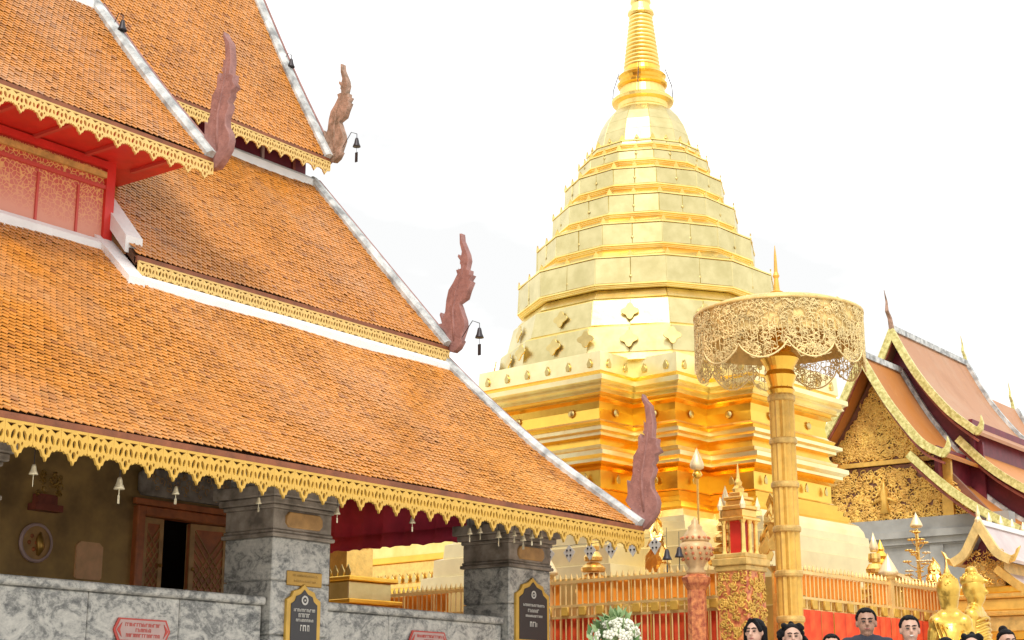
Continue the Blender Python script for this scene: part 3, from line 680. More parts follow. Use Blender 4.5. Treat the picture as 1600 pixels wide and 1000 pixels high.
# ------------------------------------------------------------------ fence round the stupa
def s2w(x, y, z=0.0):
    c, s = math.cos(SROT), math.sin(SROT); return Vector((SX + c*x - s*y, SY + s*x + c*y, z))
FH = 8.1
bar_m = MB().tube([(0,0,1.0),(0,0,2.72)], 0.022, 6).mesh('fence_bar', M['gold_paint'])
_b = MB().lathe([(0.0,3.06),(0.022,3.0),(0.03,2.97),(0.015,2.93)], n=6); _b.tube([(0,0,1.0),(0,0,2.94)], 0.013, 6); bar_m = _b.mesh('fence_bar', M['bar'])
def strip(w, z0, z1, mk, rnd):
    b = MB(); A = []; B = []
    for i in range(5):
        x = w*i/4; d = rnd.uniform(-0.02, 0.02); A.append((x, 0.03+d, z0+rnd.uniform(0,0.06))); B.append((x, 0.03+d, z1))
    b.quadstrip(A, B); return b.mesh('ribbon', M[mk])
bud_m = MB().lathe([(0.0,0.62),(0.02,0.52),(0.10,0.30),(0.16,0.12),(0.17,0.06),(0.12,0.0)], n=14).mesh('lotus_bud', M['gold_white'], True)
def fence(p0, p1, label, seed, side=1, front=False):
    rnd = random.Random(seed); d = p1-p0; ln = d.length; rz = math.atan2(d.y, d.x)
    f = thing('stupa_fence', label, 'fence', p0, rz, 'gilt fence runs round the stupa')
    put('plinth', MB().box(0, ln, -0.2, 0.2, 0, 0.95).mesh('plinth', M['marble']), f)
    for z, h in ((1.0, 0.06), (2.34, 0.04), (2.52, 0.04), (2.90, 0.05)): put('fence_rail', MB().box(0, ln, -0.03, 0.03, z, z+h).mesh('fence_rail', M['bar']), f)
    n = int(ln/0.118)
    for i in range(n): put('fence_bar', bar_m, f, ((i+0.5)*ln/n, 0, rnd.uniform(-0.01, 0.01)))
    # red ribbons tied behind the bars below the middle rail, saffron cloth above
    k = int(ln/0.36); reds = [strip(0.34, 1.05, 2.36, 'cloth_red', rnd) for _ in range(4)]; ors = [strip(0.35, 2.54, 2.90, 'cloth_orange', rnd) for _ in range(3)]
    yel = plate('gilt_square', [[(-0.07,-0.07),(0.07,-0.07),(0.07,0.07),(-0.07,0.07)]], 0.03, M['fret'], 0.01)
    for i in range(k):
        put('ribbon', rnd.choice(reds), f, (i*ln/k, (-0.11 if front else 0.02)*side, 0), None, (1, side, 1))
        if rnd.random() < 0.9: put('saffron_cloth', rnd.choice(ors), f, (i*ln/k, 0.03*side, 0), None, (1, side, 1))
        puton('gilt_square', yel, XZ, ((i+0.5)*ln/k, -0.05*side, 2.45), f)
    m = int(ln/4.4)
    for i in range(1, m+1):
        x = i*ln/m - 1.6
        b = MB().box(x-0.06, x+0.06, -0.06, 0.06, 0.95, 3.0).lathe([(0.09,3.0),(0.12,3.03),(0.07,3.07)], (x,0,0), 12)
        put('fence_post', b.mesh('fence_post', M['bar']), f)
        put('lotus_bud', bud_m, f, (x, 0, 3.05), None, (1.0,1.0,0.62))
    return f
cA, cB, cC = s2w(-FH, -FH), s2w(-FH, FH+6), s2w(FH+4, -FH)
fence(cA + (cB-cA).normalized()*0.35, cB, 'gilt spear fence hung with red ribbons running left behind the marble porch', 3, -1)
fence(cA + (cC-cA).normalized()*0.35, cC, 'gilt spear fence with red cloth running right behind the tourists', 4, 1, True)

# ------------------------------------------------------------------ gilded ceremonial parasol
PX, PY = 21.08, 10.70
par = thing('ceremonial_parasol', 'tall gilded parasol with pierced lace skirt on a banded golden column', 'parasol', (PX, PY, 0))
put('plinth', MB().lathe([(0.55,0),(0.55,0.2),(0.42,0.26),(0.42,0.6),(0.3,0.7)], n=8).mesh('plinth', M['gold_paint']), par)
cp = []
for j in range(48):
    a = 2*math.pi*j/48; cp.append((0.172 + 0.014*math.cos(a*12), a))
put('column', MB().ring_loft([[(r*math.cos(a), r*math.sin(a), z) for r, a in cp] for z in (0.6, 5.75)]).mesh('column', M['gold_paint']), par)
for i in range(8):
    z = 0.85 + i*0.655
    put('column_band', MB().lathe([(0.185,z-0.05),(0.205,z-0.035),(0.21,z),(0.205,z+0.035),(0.185,z+0.05)], n=28).mesh('column_band', M['gold_paint_old'], False), par)
put('capital', MB().lathe([(0.18,5.5),(0.21,5.56),(0.18,5.60),(0.20,5.66),(0.24,5.78),(0.20,5.86),(0.22,5.92),(0.29,6.04),(0.23,6.12),(0.18,6.16),(0.18,6.7)], n=28).mesh('capital', M['gold_deep'], False), par)
ZR, RC = 6.70, 1.27
put('canopy_top', MB().lathe([(RC+0.015,ZR-0.02),(RC+0.02,ZR+0.02),(1.05,ZR+0.12),(0.6,ZR+0.19),(0.16,ZR+0.22)], n=40).mesh('canopy_top', M['sand_gold'], True), par)
put('canopy_lining', MB().lathe([(RC-0.05,ZR-0.06),(0.2,ZR-0.05)], n=40).mesh('canopy_lining', M['gold_paint_old']), par)
put('finial', MB().lathe([(0.17,ZR+0.12),(0.17,ZR+0.20),(0.11,ZR+0.22),(0.085,ZR+0.38),(0.10,ZR+0.40),(0.05,ZR+0.43),(0.035,ZR+0.62),(0.055,ZR+0.66),(0.03,ZR+0.72),(0.02,ZR+0.98),(0.004,ZR+1.15)], n=16).mesh('finial', M['gold_paint']), par)
for j in range(10):
    a = 2*math.pi*j/10
    put('rib', MB().tube([(0.17*math.cos(a), 0.17*math.sin(a), 6.25), (0.8*math.cos(a), 0.8*math.sin(a), 6.62), (1.22*math.cos(a), 1.22*math.sin(a), ZR-0.03)], 0.014, 5).mesh('rib', M['gold_paint_old']), par)
rim = MB()
for z in (ZR-0.005,): rim.tube([(RC*math.cos(2*math.pi*i/48), RC*math.sin(2*math.pi*i/48), z) for i in range(49)], 0.018, 6)
put('canopy_rim', rim.mesh('canopy_rim', M['gold_paint_old'], True), par)
NS = 11
def drop(a): return 0.62 + 0.24*abs(math.cos(a*NS/2))**0.7 * (1 if True else 0)
band = MB(); band.quadstrip([(1.25*math.cos(2*math.pi*i/64), 1.25*math.sin(2*math.pi*i/64), ZR-0.02) for i in range(65)], [(1.25*math.cos(2*math.pi*i/64), 1.25*math.sin(2*math.pi*i/64), ZR-0.47) for i in range(65)])
put('skirt_band', band.mesh('skirt_band', M['sand_gold']), par)
lace = MB()
def on_skirt(r):
    a = r.uniform(0, 6.283); z = ZR - 0.02 - r.random()*drop(a)
    return Vector((RC*math.cos(a), RC*math.sin(a), z)), Vector((-math.sin(a), math.cos(a), 0)), Vector((0,0,1))
curls(lace, 1500, on_skirt, (0.045, 0.09), 0.0095, 21, 4)
lace.tube([((RC+0.005)*math.cos(2*math.pi*i/176), (RC+0.005)*math.sin(2*math.pi*i/176), ZR-0.03-drop(2*math.pi*i/176)) for i in range(177)], 0.013, 5)
for i in range(88):
    a = 2*math.pi*i/88; lace.tube([(RC*math.cos(a), RC*math.sin(a), ZR-0.3), (RC*math.cos(a+0.03), RC*math.sin(a+0.03), ZR-0.03-drop(a))], 0.006, 4)
tag(put('lace_skirt', lace.mesh('lace_skirt', M['lace'], True), par), kind='stuff')

# ------------------------------------------------------------------ right temple hall behind
YC = 19.12
rh = thing('temple_hall', 'far temple hall with gilded filigree gable and stacked pink orange roofs, at right', 'temple', (44, YC, 0))
RB = Vector((44, YC, 0))
def rput(o):
    o.location = -RB if o.parent is rh else (0,0,0); return o
def hall_roof(x0, x1, prof, name='roof', board=True, sides=(-1, 1), flame=True, mk='tile_far'):
    """prof: (half width, z) from ridge to eave, on both sides; near verge carries a mosaic bargeboard"""
    obs = []
    for s in sides:
        p = [(YC + s*h, z) for h, z in prof]
        d = rput(slab(p, x0+0.004*s, x1+0.004*s, 0.10).build(name, M[mk], rh)); obs.append(d)
        _, ds = resample(p, 0.3)
        if board:
            rput(MB().sweep([(x0-0.03+0.004*s, q.x, q.y) for q in ds], [(-0.06,-0.15),(0.05,-0.15),(0.05,0.08),(-0.06,0.08)]).build('bargeboard', M['verge_green'], d))
            rput(MB().sweep([(x0+0.04+0.004*s, q.x, q.y-0.30) for q in ds], [(-0.05,-0.04),(0.03,-0.04),(0.03,0.03),(-0.05,0.03)]).build('purlin_board', M['maroon_wood'], d))
        rput(MB().sweep([(x1-0.05+0.004*s, q.x, q.y) for q in ds], [(-0.08,0.0),(0.08,0.0),(0.08,0.12),(-0.08,0.12)]).build('verge_ridge', M['cement'], d))
        if flame:
            e = ds[-1]
            fl = [(0.0,-0.15),(0.10,-0.14),(0.24,0.02),(0.27,0.22),(0.20,0.46),(0.17,0.28),(0.10,0.14),(-0.02,0.08)]
            rput(puton('flame_finial', plate('flame_finial', [[(-a if s < 0 else a, b) for a, b in fl]], 0.08, M['verge_green'], 0.015), YZ, (x0-0.03, e.x - s*0.05, e.y), d)) if False else puton('flame_finial', plate('flame_finial', [[(s*a, b) for a, b in fl]], 0.08, M['verge_green'], 0.015), YZ, (x0-0.03, e.x - s*0.05, e.y), d)
    return obs
F1 = [(0.0,11.35),(0.55,10.30),(1.0,9.55),(1.72,8.58),(2.35,8.18)]
F2 = [(0.0,12.62),(0.75,11.15),(1.65,9.92),(2.5,9.15)]
o1 = hall_roof(43.0, 45.9, F1, mk='tile_far2')
o2 = hall_roof(45.4, 51.6, F2)
o3 = hall_roof(51.2, 56.0, [(h+0.1, z-0.9) for h, z in F2], board=False, flame=False)
o4 = hall_roof(43.2, 46.2, [(1.25,8.30),(2.2,7.35),(3.2,6.55),(4.3,5.9)], flame=False, mk='tile_far2')
o5 = hall_roof(45.7, 52.0, [(1.8,9.05),(2.7,8.10),(3.8,7.30),(5.0,6.7)], flame=False, mk='tile_far2')
o6 = hall_roof(51.6, 57.0, [(2.2,8.6),(3.2,7.5),(5.4,6.3)], board=False, flame=False)
for par_, x0, x1, z in ((o1[0], 43.0, 45.9, 11.35), (o2[0], 45.4, 51.6, 12.62)):
    rput(MB().box(x0, x1, YC-0.09, YC+0.09, z-0.05, z+0.13).build('roof_ridge', M['cement'], par_))
def chofa(parent, x, z, s=1.0, mk='verge_green'):
    rput(MB().tube([(x, YC, z-0.05), (x-0.10*s, YC, z+0.35*s), (x-0.30*s, YC, z+0.55*s), (x-0.28*s, YC, z+0.85*s), (x-0.42*s, YC, z+1.2*s)], [0.09*s,0.07*s,0.06*s,0.035*s,0.008], 6).build('ridge_finial', M[mk], parent))
chofa(o2[0], 45.4, 12.62, 1.0, 'naga_old'); chofa(o2[0], 51.6, 12.62, 0.8); chofa(o3[0], 56.0, 11.75, 0.8); 
# maroon strips under the eaves
for par_, x0, x1, h, z0, z1 in ((o4[0], 43.5, 46.0, 1.9, 7.4, 8.5), (o5[0], 45.8, 51.8, 2.15, 8.3, 9.6), (o4[0], 43.6, 57, 4.0, 3.0, 6.1)):
    for s in (-1, 1):
        rput(MB().box(x0, x1, YC+s*h-0.06, YC+s*h+0.06, z0, z1).build('clerestory_wall', M['maroon'], rh))
for x, poly in ((46.0, [(0,12.3),(0.75,10.9),(1.65,9.6),(2.4,8.9)]), (46.3, [(0,9.4),(1.8,8.9),(2.7,7.9),(3.8,7.1),(4.9,6.5)]), (51.8, [(0,11.4),(1.75,9.0),(2.6,8.2),(5.3,6.2)])):
    pts = [(YC-h, z) for h, z in reversed(poly)] + [(YC+h, z) for h, z in poly[1:]] + [(YC+poly[-1][0], 5.0), (YC-poly[-1][0], 5.0)]
    rput(MB().ring_loft([[(xx, y, z) for y, z in pts] for xx in (x, x+0.1)]).build('gable_infill', M['maroon'], rh))
rput(MB().box(46.4, 51.7, YC-4.6, YC+4.6, 3.0, 6.55).box(51.9, 57, YC-5.0, YC+5.0, 3.0, 6.2).build('side_wall', M['maroon'], rh))
# gable board with filigree
gp = [(YC-2.1,8.30),(YC-1.65,8.62),(YC-0.95,9.5),(YC-0.5,10.2),(YC,11.05),(YC+0.5,10.2),(YC+0.95,9.5),(YC+1.65,8.62),(YC+2.1,8.3)]
gp2 = [(YC-3.55,6.15),(YC-1.85,8.12),(YC+1.85,8.12),(YC+3.55,6.15)]
gb = rput(MB().ring_loft([[(x, y, z) for y, z in gp] for x in (43.9, 44.1)]).build('gable_board', M['purple'], rh))
gb2 = rput(MB().ring_loft([[(x, y, z) for y, z in gp2] for x in (43.92, 44.1)]).build('gable_board', M['purple'], rh))
rput(MB().box(43.78, 43.9, YC-2.15, YC+2.15, 8.14, 8.27).build('gable_beam', M['gold_paint'], gb))
def inside(poly, y, z):
    c = False; j = len(poly)-1
    for i in range(len(poly)):
        (yi, zi), (yj, zj) = poly[i], poly[j]
        if (zi > z) != (zj > z) and y < (yj-yi)*(z-zi)/(zj-zi)+yi: c = not c
        j = i
    return c
def fil(poly, n, seed, x=43.87):
    ys = [p[0] for p in poly]; zs = [p[1] for p in poly]
    def f(r):
        for _ in range(20):
            y, z = r.uniform(min(ys)+0.05, max(ys)-0.05), r.uniform(min(zs)+0.06, max(zs)-0.1)
            if inside(poly, y, z) and inside(poly, y-0.13, z+0.12) and inside(poly, y+0.13, z+0.12): return Vector((x + r.uniform(-0.02,0.02), y, z)), Vector((0,1,0)), Vector((0,0,1))
    m = MB(); curls(m, n, f, (0.06, 0.14), 0.027, seed, 4); return m
tag(rput(fil(gp, 900, 5).build('filigree', M['filigree'], gb, True)), kind='stuff')
tag(rput(fil(gp2, 1250, 6, 43.89).build('filigree', M['filigree'], gb2, True)), kind='stuff')
for y in (YC-2.05, YC+2.05): rput(MB().box(43.80, 43.93, y-0.16, y+0.16, 6.5, 8.14).build('gable_pilaster', M['gold_paint'], gb2))
fig = MB().tube([(43.84, YC-0.1, 6.7), (43.82, YC-0.1, 7.0), (43.82, YC-0.1, 7.25), (43.84, YC-0.1, 7.5), (43.84, YC-0.1, 7.75)], [0.16,0.10,0.13,0.07,0.01], 8); fig.tube([(43.84, YC-0.5, 7.0), (43.82, YC-0.1, 7.18), (43.84, YC+0.3, 7.0)], [0.03,0.06,0.03], 6)
rput(fig.build('gable_relief_figure', M['gold_paint'], gb2, True))
# grey plinth wall with a moulded cornice
rput(MB().box(43.9, 57, YC-3.7, YC+3.7, 0, 5.7).build('base_wall', M['concrete'], rh))
for z0, z1, d in ((6.12,6.50,0.10), (5.92,6.12,0.22), (5.74,5.92,0.12), (5.69,5.74,0.05)):
    rput(MB().box(43.9-d, 44.3, YC-3.7-d, YC+3.7+d, z0+0.003, z1).build('wall_moulding', M['concrete'], rh))
for y in (YC-3.5, YC-1.6, YC+0.3, YC+2.2): rput(MB().box(43.84, 43.9, y-0.2, y+0.2, 0, 5.69).build('wall_pilaster', M['concrete'], rh))

# ------------------------------------------------------------------ small golden chapel at the right edge
CX, CY = 25.4, 9.40
ch = thing('gold_chapel', 'little golden chapel with steep curled gable and pale plated roof at right edge', 'shrine', (CX, CY, 0))
def cput(b, name, mk, parent=None, smooth=False): return put(name, b.mesh(name, M[mk], smooth), parent or ch)
for x0, z0, z1, h, mk in ((0.0,0,1.0,1.05,'gold_paint'),(0.05,1.0,2.0,0.95,'gold_orn'),(-0.02,2.0,2.12,1.02,'gold_deep'),(0.03,2.12,2.38,0.95,'gold_paint_old'),(-0.04,2.38,2.46,1.02,'gold_orn'),(0.02,2.46,2.66,0.92,'gold_paint'),(-0.03,2.66,2.74,0.98,'gold_orn'),(0.06,2.74,2.86,0.85,'gold_deep')):
    o = MB().box(x0, 4.0, -h, h*0.72, z0, z1-0.002); bevel(cput(o, 'chapel_wall', mk), 0.02)
cp_ = [(0.0,3.90),(0.16,3.62),(0.30,3.40),(0.50,3.28)]
for s in (-1, 1):
    p = [(s*h, z) for h, z in cp_]
    d = cput(slab(p, 0.02+0.003*s, 4.0+0.003*s, 0.05), 'roof', 'whitetile')
    _, ds = resample(p, 0.1)
    cput(MB().sweep([(0.004*s, q.x, q.y) for q in ds], [(-0.05,-0.09),(0.04,-0.09),(0.04,0.05),(-0.05,0.05)]), 'bargeboard', 'sand_gold', d)
    puton('flame_finial', plate('flame_finial', [[(s*a, b) for a, b in ((-0.02,-0.07),(0.05,-0.04),(0.10,0.05),(0.13,0.11),(0.17,0.20),(0.10,0.15),(0.07,0.08),(0.03,0.06),(-0.03,0.05))]], 0.05, M['gold_orn'], 0.01), YZ, (0, s*0.50, 3.28), d)
    if s > 0: continue
    p2 = [(s*0.22,3.16),(s*0.5,2.92),(s*0.85,2.68),(s*1.0,2.62)]
    d = cput(slab(p2, 0.10, 4.0, 0.05), 'roof', 'whitetile'); _, ds = resample(p2, 0.1)
    cput(MB().sweep([(0.08, q.x, q.y) for q in ds], [(-0.04,-0.08),(0.04,-0.08),(0.04,0.05),(-0.04,0.05)]), 'bargeboard', 'gold_orn', d)
cput(MB().ring_loft([[(x, -0.42, 3.26), (x, 0.42, 3.26), (x, 0.14, 3.50), (x, 0, 3.78), (x, -0.14, 3.50)] for x in (0.25, 0.35)]), 'gable_board', 'maroon')
cput(MB().box(0.2, 4.0, -0.30, 0.30, 2.86, 3.27), 'chapel_wall', 'gold_paint_old')
fm = MB(); curls(fm, 90, lambda r: (Vector((0.18, r.uniform(-0.3,0.3), r.uniform(2.9,3.45))), Vector((0,1,0)), Vector((0,0,1))), (0.03,0.06), 0.010, 8); tag(cput(fm, 'filigree', 'gold_orn', None, True), kind='stuff')
fm = MB(); curls(fm, 260, lambda r: (Vector((0.03, r.uniform(-0.85,0.6), r.uniform(1.05,1.95))), Vector((0,1,0)), Vector((0,0,1))), (0.04,0.09), 0.014, 9); tag(cput(fm, 'filigree', 'gold_paint', None, True), kind='stuff')
cput(MB().lathe([(0.05,3.88),(0.06,3.95),(0.03,4.0),(0.035,4.05),(0.005,4.2)], (0.0,0,0), 10), 'ridge_finial', 'gold_white')
cput(MB().box(0.02, 4.0, -0.05, 0.05, 3.87, 3.95), 'roof_ridge', 'white_flash')
for i in range(6): cput(MB().lathe([(0.04,3.93),(0.05,3.99),(0.01,4.12)], (0.5+0.55*i,0,0), 8), 'ridge_finial', 'gold_white')
cput(MB().box(0.4, 0.5, -1.0, -0.92, 0, 2.6), 'corner_post', 'maroon_wood')

# ------------------------------------------------------------------ carved pillar with niche at the fence corner
sp = thing('shrine_pillar', 'carved red and gold pillar with a niche lantern on top beside the parasol column', 'pillar', (20.06, 10.93, 0), SROT)
def spp(b, name, mk, parent=None, smooth=False): return put(name, b.mesh(name, M[mk], smooth), parent or sp)
pb = spp(MB().box(-0.24,0.24,-0.24,0.24,0,2.90), 'pillar_shaft', 'pinkred')
for z0, z1, d in ((0,0.3,0.10),(0.3,0.5,0.05),(2.78,2.86,0.03),(2.86,2.96,0.06),(2.96,3.03,0.03)): bevel(spp(MB().box(-0.24-d,0.24+d,-0.24-d,0.24+d,z0,z1), 'pillar_moulding', 'gold_paint_old'), 0.012)
def on_pil(r):
    z = r.uniform(0.55, 2.75); t = r.uniform(-0.22, 0.22)
    return ((Vector((-0.25, t, z)), Vector((0,1,0)), Vector((0,0,1))) if r.random() < 0.5 else (Vector((t, -0.25, z)), Vector((1,0,0)), Vector((0,0,1))))
fm = MB(); curls(fm, 520, on_pil, (0.03, 0.07), 0.014, 12); tag(spp(fm, 'filigree', 'gold_paint', None, True), kind='stuff')
for sx in (-0.16, 0.0, 0.16):
    for sy in (-0.16, 0.16): spp(MB().lathe([(0.05,3.03),(0.035,3.08),(0.03,3.45),(0.05,3.5)], (sx,sy,0), 10), 'niche_column', 'gold_orn')
spp(MB().box(-0.10,0.10,-0.10,0.10,3.03,3.5), 'niche_core', 'red')
for z0, z1, d in ((3.5,3.55,0.22),(3.55,3.66,0.18),(3.66,3.72,0.20),(3.72,3.80,0.14),(3.80,3.85,0.16),(3.85,3.92,0.10)): bevel(spp(MB().box(-d,d,-d,d,z0,z1-0.002), 'niche_roof', 'gold_orn'), 0.01)
spp(MB().lathe([(0.08,3.92),(0.09,3.97),(0.05,4.02),(0.06,4.06),(0.03,4.12),(0.005,4.35)], n=10), 'niche_spire', 'gold_orn')
for sx in (-1,1):
    for sy in (-1,1): spp(MB().lathe([(0.035,3.66),(0.045,3.72),(0.0,3.86)], (sx*0.19,sy*0.19,0), 8), 'niche_finial', 'gold_white')

# ------------------------------------------------------------------ urn on a pedestal left of the carved pillar
ur = thing('patterned_urn', 'cream and red patterned lidded urn raised on a post before the fence', 'urn', (20.46, 11.90, 0), SROT)
put('pedestal', MB().lathe([(0.30,0),(0.30,0.2),(0.16,0.3),(0.14,2.6),(0.20,2.7),(0.22,2.78),(0.14,2.83)], n=8).mesh('pedestal', M['pinkred']), ur)
put('urn_body', MB().lathe([(0.12,2.82),(0.15,2.86),(0.11,2.92),(0.17,3.02),(0.24,3.12),(0.255,3.20),(0.24,3.27),(0.19,3.31)], n=24).mesh('urn_body', M['cream'], True), ur)
put('urn_lid', MB().lathe([(0.20,3.31),(0.21,3.34),(0.15,3.44),(0.10,3.50),(0.11,3.53),(0.05,3.58),(0.055,3.62),(0.0,3.68)], n=24).mesh('urn_lid', M['cream'], True), ur)
for z, r, k in ((3.20,0.258,16),(3.12,0.24,14),(3.05,0.195,12),(3.36,0.205,14)):
    for j in range(k):
        a = 2*math.pi*j/k; b = MB().ico((r*math.cos(a), r*math.sin(a), z), 0.026, 1); put('red_boss', b.mesh('red_boss', M['pinkred'], True), ur)

# ------------------------------------------------------------------ lotus lamp on a tall staff
lp = thing('lotus_standard', 'slender gilt staff topped by a pale lotus bud in front of the stupa', 'standard', (20.75, 12.0, 0))
put('staff', MB().tube([(0,0,0),(0,0,4.5)], 0.018, 6).mesh('staff', M['gold_orn']), lp)
put('lotus_bud', MB().lathe([(0.02,4.42),(0.10,4.46),(0.11,4.52),(0.07,4.62),(0.0,4.78)], n=14).mesh('lotus_bud', M['gold_white'], True), lp)
put('collar', MB().lathe([(0.03,4.30),(0.08,4.36),(0.05,4.42)], n=12).mesh('collar', M['gold_deep'], True), lp)

def offering(x, y, z0, kind, label, rz=0.0):
    w = s2w(x, y); t = thing('offering_stand', label, 'ornament', w, rz, 'gilt offering stands round the stupa foot')
    put('stem', MB().lathe([(0.16,0),(0.16,0.2),(0.05,0.3),(0.04,z0-0.1),(0.12,z0)], n=8).mesh('stem', M['gold_orn']), t)
    rn = random.Random(int(x*31+y*17))
    if kind == 'leafy':
        for i in range(22):
            a = rn.uniform(0, 6.28); zz = z0 + rn.uniform(0, 0.9); r = 0.30*(1-(zz-z0)/1.1)
            o = put('gilt_leaf', bigleaf, t, (r*math.cos(a), r*math.sin(a), zz), (R(70), 0, a+math.pi/2)); 
    elif kind == 'tier':
        for i in range(5): put('tier', MB().lathe([(0.30-0.05*i, z0+0.18*i), (0.31-0.05*i, z0+0.06+0.18*i), (0.10, z0+0.15+0.18*i)], n=14).mesh('tier', M['gold_orn'], False), t)
        put('tip', MB().lathe([(0.06,z0+0.9),(0.08,z0+0.98),(0.0,z0+1.25)], n=10).mesh('tip', M['gold_white'], True), t)
    else:
        put('lotus_bud', bud_m, t, (0,0,z0))
bigleaf = plate('gilt_leaf', [[(-0.07,0),(0.07,0),(0.10,0.12),(0.0,0.30),(-0.10,0.12)]], 0.02, M['gold_orn'], 0.004)
for i, (x, y, z0, kd, lb) in enumerate(((-7.4,-5.6,2.9,'leafy','gilt leaf bouquet on a stand behind the fence left of the patterned urn'),(-7.3,-6.9,3.1,'tier','tiered gilt stand with pale tip just right of the patterned urn'),
        (-7.3,-4.2,2.8,'tier','tiered gilt stand with pale tip behind the prayer leaves'),(-6.6,-7.3,3.1,'leafy','gilt leaf bouquet on a stand behind the niche pillar'),
        (-7.2,-2.8,2.9,'bud','lotus bud stand behind the fence next to the corner pillar plaque'),(-3.2,-7.2,2.7,'tier','tiered gilt stand with pale tip right of the parasol column'),(-1.0,-7.2,2.6,'leafy','gilt leaf bouquet on a stand behind the fence right of the parasol'))):
    offering(x, y, z0, kd, lb)

# ------------------------------------------------------------------ golden flower tree and little stupa behind the fence
gt = thing('gold_flower_tree', 'gilt metal tree of stacked blossoms before the grey wall', 'ornament', (28.0, 11.55, 0))
put('trunk', MB().tube([(0,0,0),(0,0,4.2)], [0.06,0.03], 6).mesh('trunk', M['gold_orn']), gt)
rnd = random.Random(5)
for k in range(26):
    z = 3.0 + (k//4)*0.19 + rnd.uniform(-0.04,0.04); a = k*2.4; r = max(0.05, 0.33*(1-(k//4)/8.0))
    x, y = r*math.cos(a), r*math.sin(a)
    b = MB()
    for j in range(5):
        t = j*1.2566 + a; b.ico((x+0.05*math.cos(t), y+0.05*math.sin(t), z+0.02), 0.04, 1, (1,1,0.5))
    b.tube([(0,0,z-0.12),(x*0.6,y*0.6,z-0.06),(x,y,z)], 0.01, 4)
    o = put('gilt_blossom', b.mesh('gilt_blossom', M['gold_orn' if k % 3 else 'gold_white'], True), gt)
put('lotus_bud', bud_m, gt, (0,0,4.22), None, (0.7,0.7,0.5))
put('vase', MB().lathe([(0.2,0),(0.2,0.5),(0.12,0.6),(0.10,2.5),(0.22,2.7),(0.26,2.86),(0.16,3.0),(0.2,3.04)], n=16).mesh('vase', M['pinkred'], True), gt)

ls = thing('small_stupa', 'small gold stupa standing above an arched gateway right of the great stupa', 'stupa', (29.35, 12.88, 0), 0)
put('gateway', MB().box(-0.3,0.3,-0.9,0.42,0,3.25).mesh('gateway', M['gold_paint']), ls)
arc = [(-0.95+0.95*t, 3.12 + 0.42*math.sin(t*1.45)) for t in (i/10 for i in range(11))]
put('arched_roof', MB().ring_loft([[(-0.4, y, z-0.07), (-0.4, y, z+0.07), (0.4, y, z+0.07), (0.4, y, z-0.07)] for y, z in arc]).mesh('arched_roof', M['gold_orn']), ls)
put('arch_band', MB().ring_loft([[(-0.42, y, z-0.12), (-0.42, y, z-0.05), (-0.35, y, z-0.05), (-0.35, y, z-0.12)] for y, z in arc]).mesh('arch_band', M['maroon_wood']), ls)
put('stupa_body', MB().lathe([(0.34,3.25),(0.34,3.42),(0.24,3.45),(0.27,3.52),(0.25,3.62),(0.17,3.68),(0.19,3.74),(0.12,3.82),(0.14,3.88),(0.07,3.98),(0.08,4.02),(0.0,4.22)], n=16).mesh('stupa_body', M['gold_deep'], False), ls)

# ------------------------------------------------------------------ gold shrine seen through the porch
gs = thing('gold_shrine', 'low stepped gold shrine with scalloped top seen through the open porch', 'shrine', (20.1, 18.6, 0), SROT)
for x, z0, z1, mk in ((0.85,0,1.6,'gold_paint'),(0.75,1.6,2.2,'gold'),(0.82,2.2,2.28,'gold_deep'),(0.70,2.28,2.62,'gold'),(0.78,2.62,2.70,'gold_deep'),(0.62,2.70,3.0,'gold_pale'),(0.72,3.0,3.08,'gold_deep')):
    bevel(put('shrine_step', MB().box(-x*0.8,x*0.8,-x,x,z0,z1-0.003).mesh('shrine_step', M[mk]), gs), 0.015)
for i in range(9):
    o = put('scallop', leafm, gs); m = Matrix(((0,0,-1),(-1,0,0),(0,1,0))).to_4x4(); m.translation = (-0.52, -0.64+0.16*i, 3.08); o.matrix_local = m
b = MB().box(-0.3,0.3,-0.35,0.35,3.08,3.6).lathe([(0.45,3.6),(0.3,3.75),(0.2,4.0),(0.05,4.4)], n=8); put('shrine_top', b.mesh('shrine_top', M['gold_orn']), gs)

gp_ = thing('gold_pavilion', 'gilded pavilion wall with scalloped cornice far behind the open porch', 'pavilion', (38.0, 33.0, 0), SROT)
for d, z0, z1, mk in ((0.0,0,2.6,'gold'),(-0.08,2.6,2.75,'gold_deep'),(0.02,2.75,3.5,'gold_orn'),(-0.10,3.5,3.65,'gold_deep'),(0.0,3.65,4.6,'gold'),(-0.12,4.6,4.8,'gold_deep'),(0.05,4.8,5.6,'gold_orn'),(-0.05,5.6,5.8,'gold_deep'),(0.1,5.8,7.0,'gold')):
    bevel(put('pavilion_wall', MB().box(d, 3.0, -5.0, 5.0, z0, z1-0.003).mesh('pavilion_wall', M[mk]), gp_), 0.02)
for i in range(30):
    o = put('scallop', leafm, gp_); m = Matrix(((0,0,-1),(-1,0,0),(0,1,0))).to_4x4() @ Matrix.Scale(1.6, 4); m.translation = (-0.02, -4.8+0.33*i, 4.95); o.matrix_local = m
for i in range(9): put('pilaster', MB().box(-0.06, 0.1, -4.8+1.2*i-0.12, -4.8+1.2*i+0.12, 0, 2.598).mesh('pilaster', M['gold_deep']), gp_)

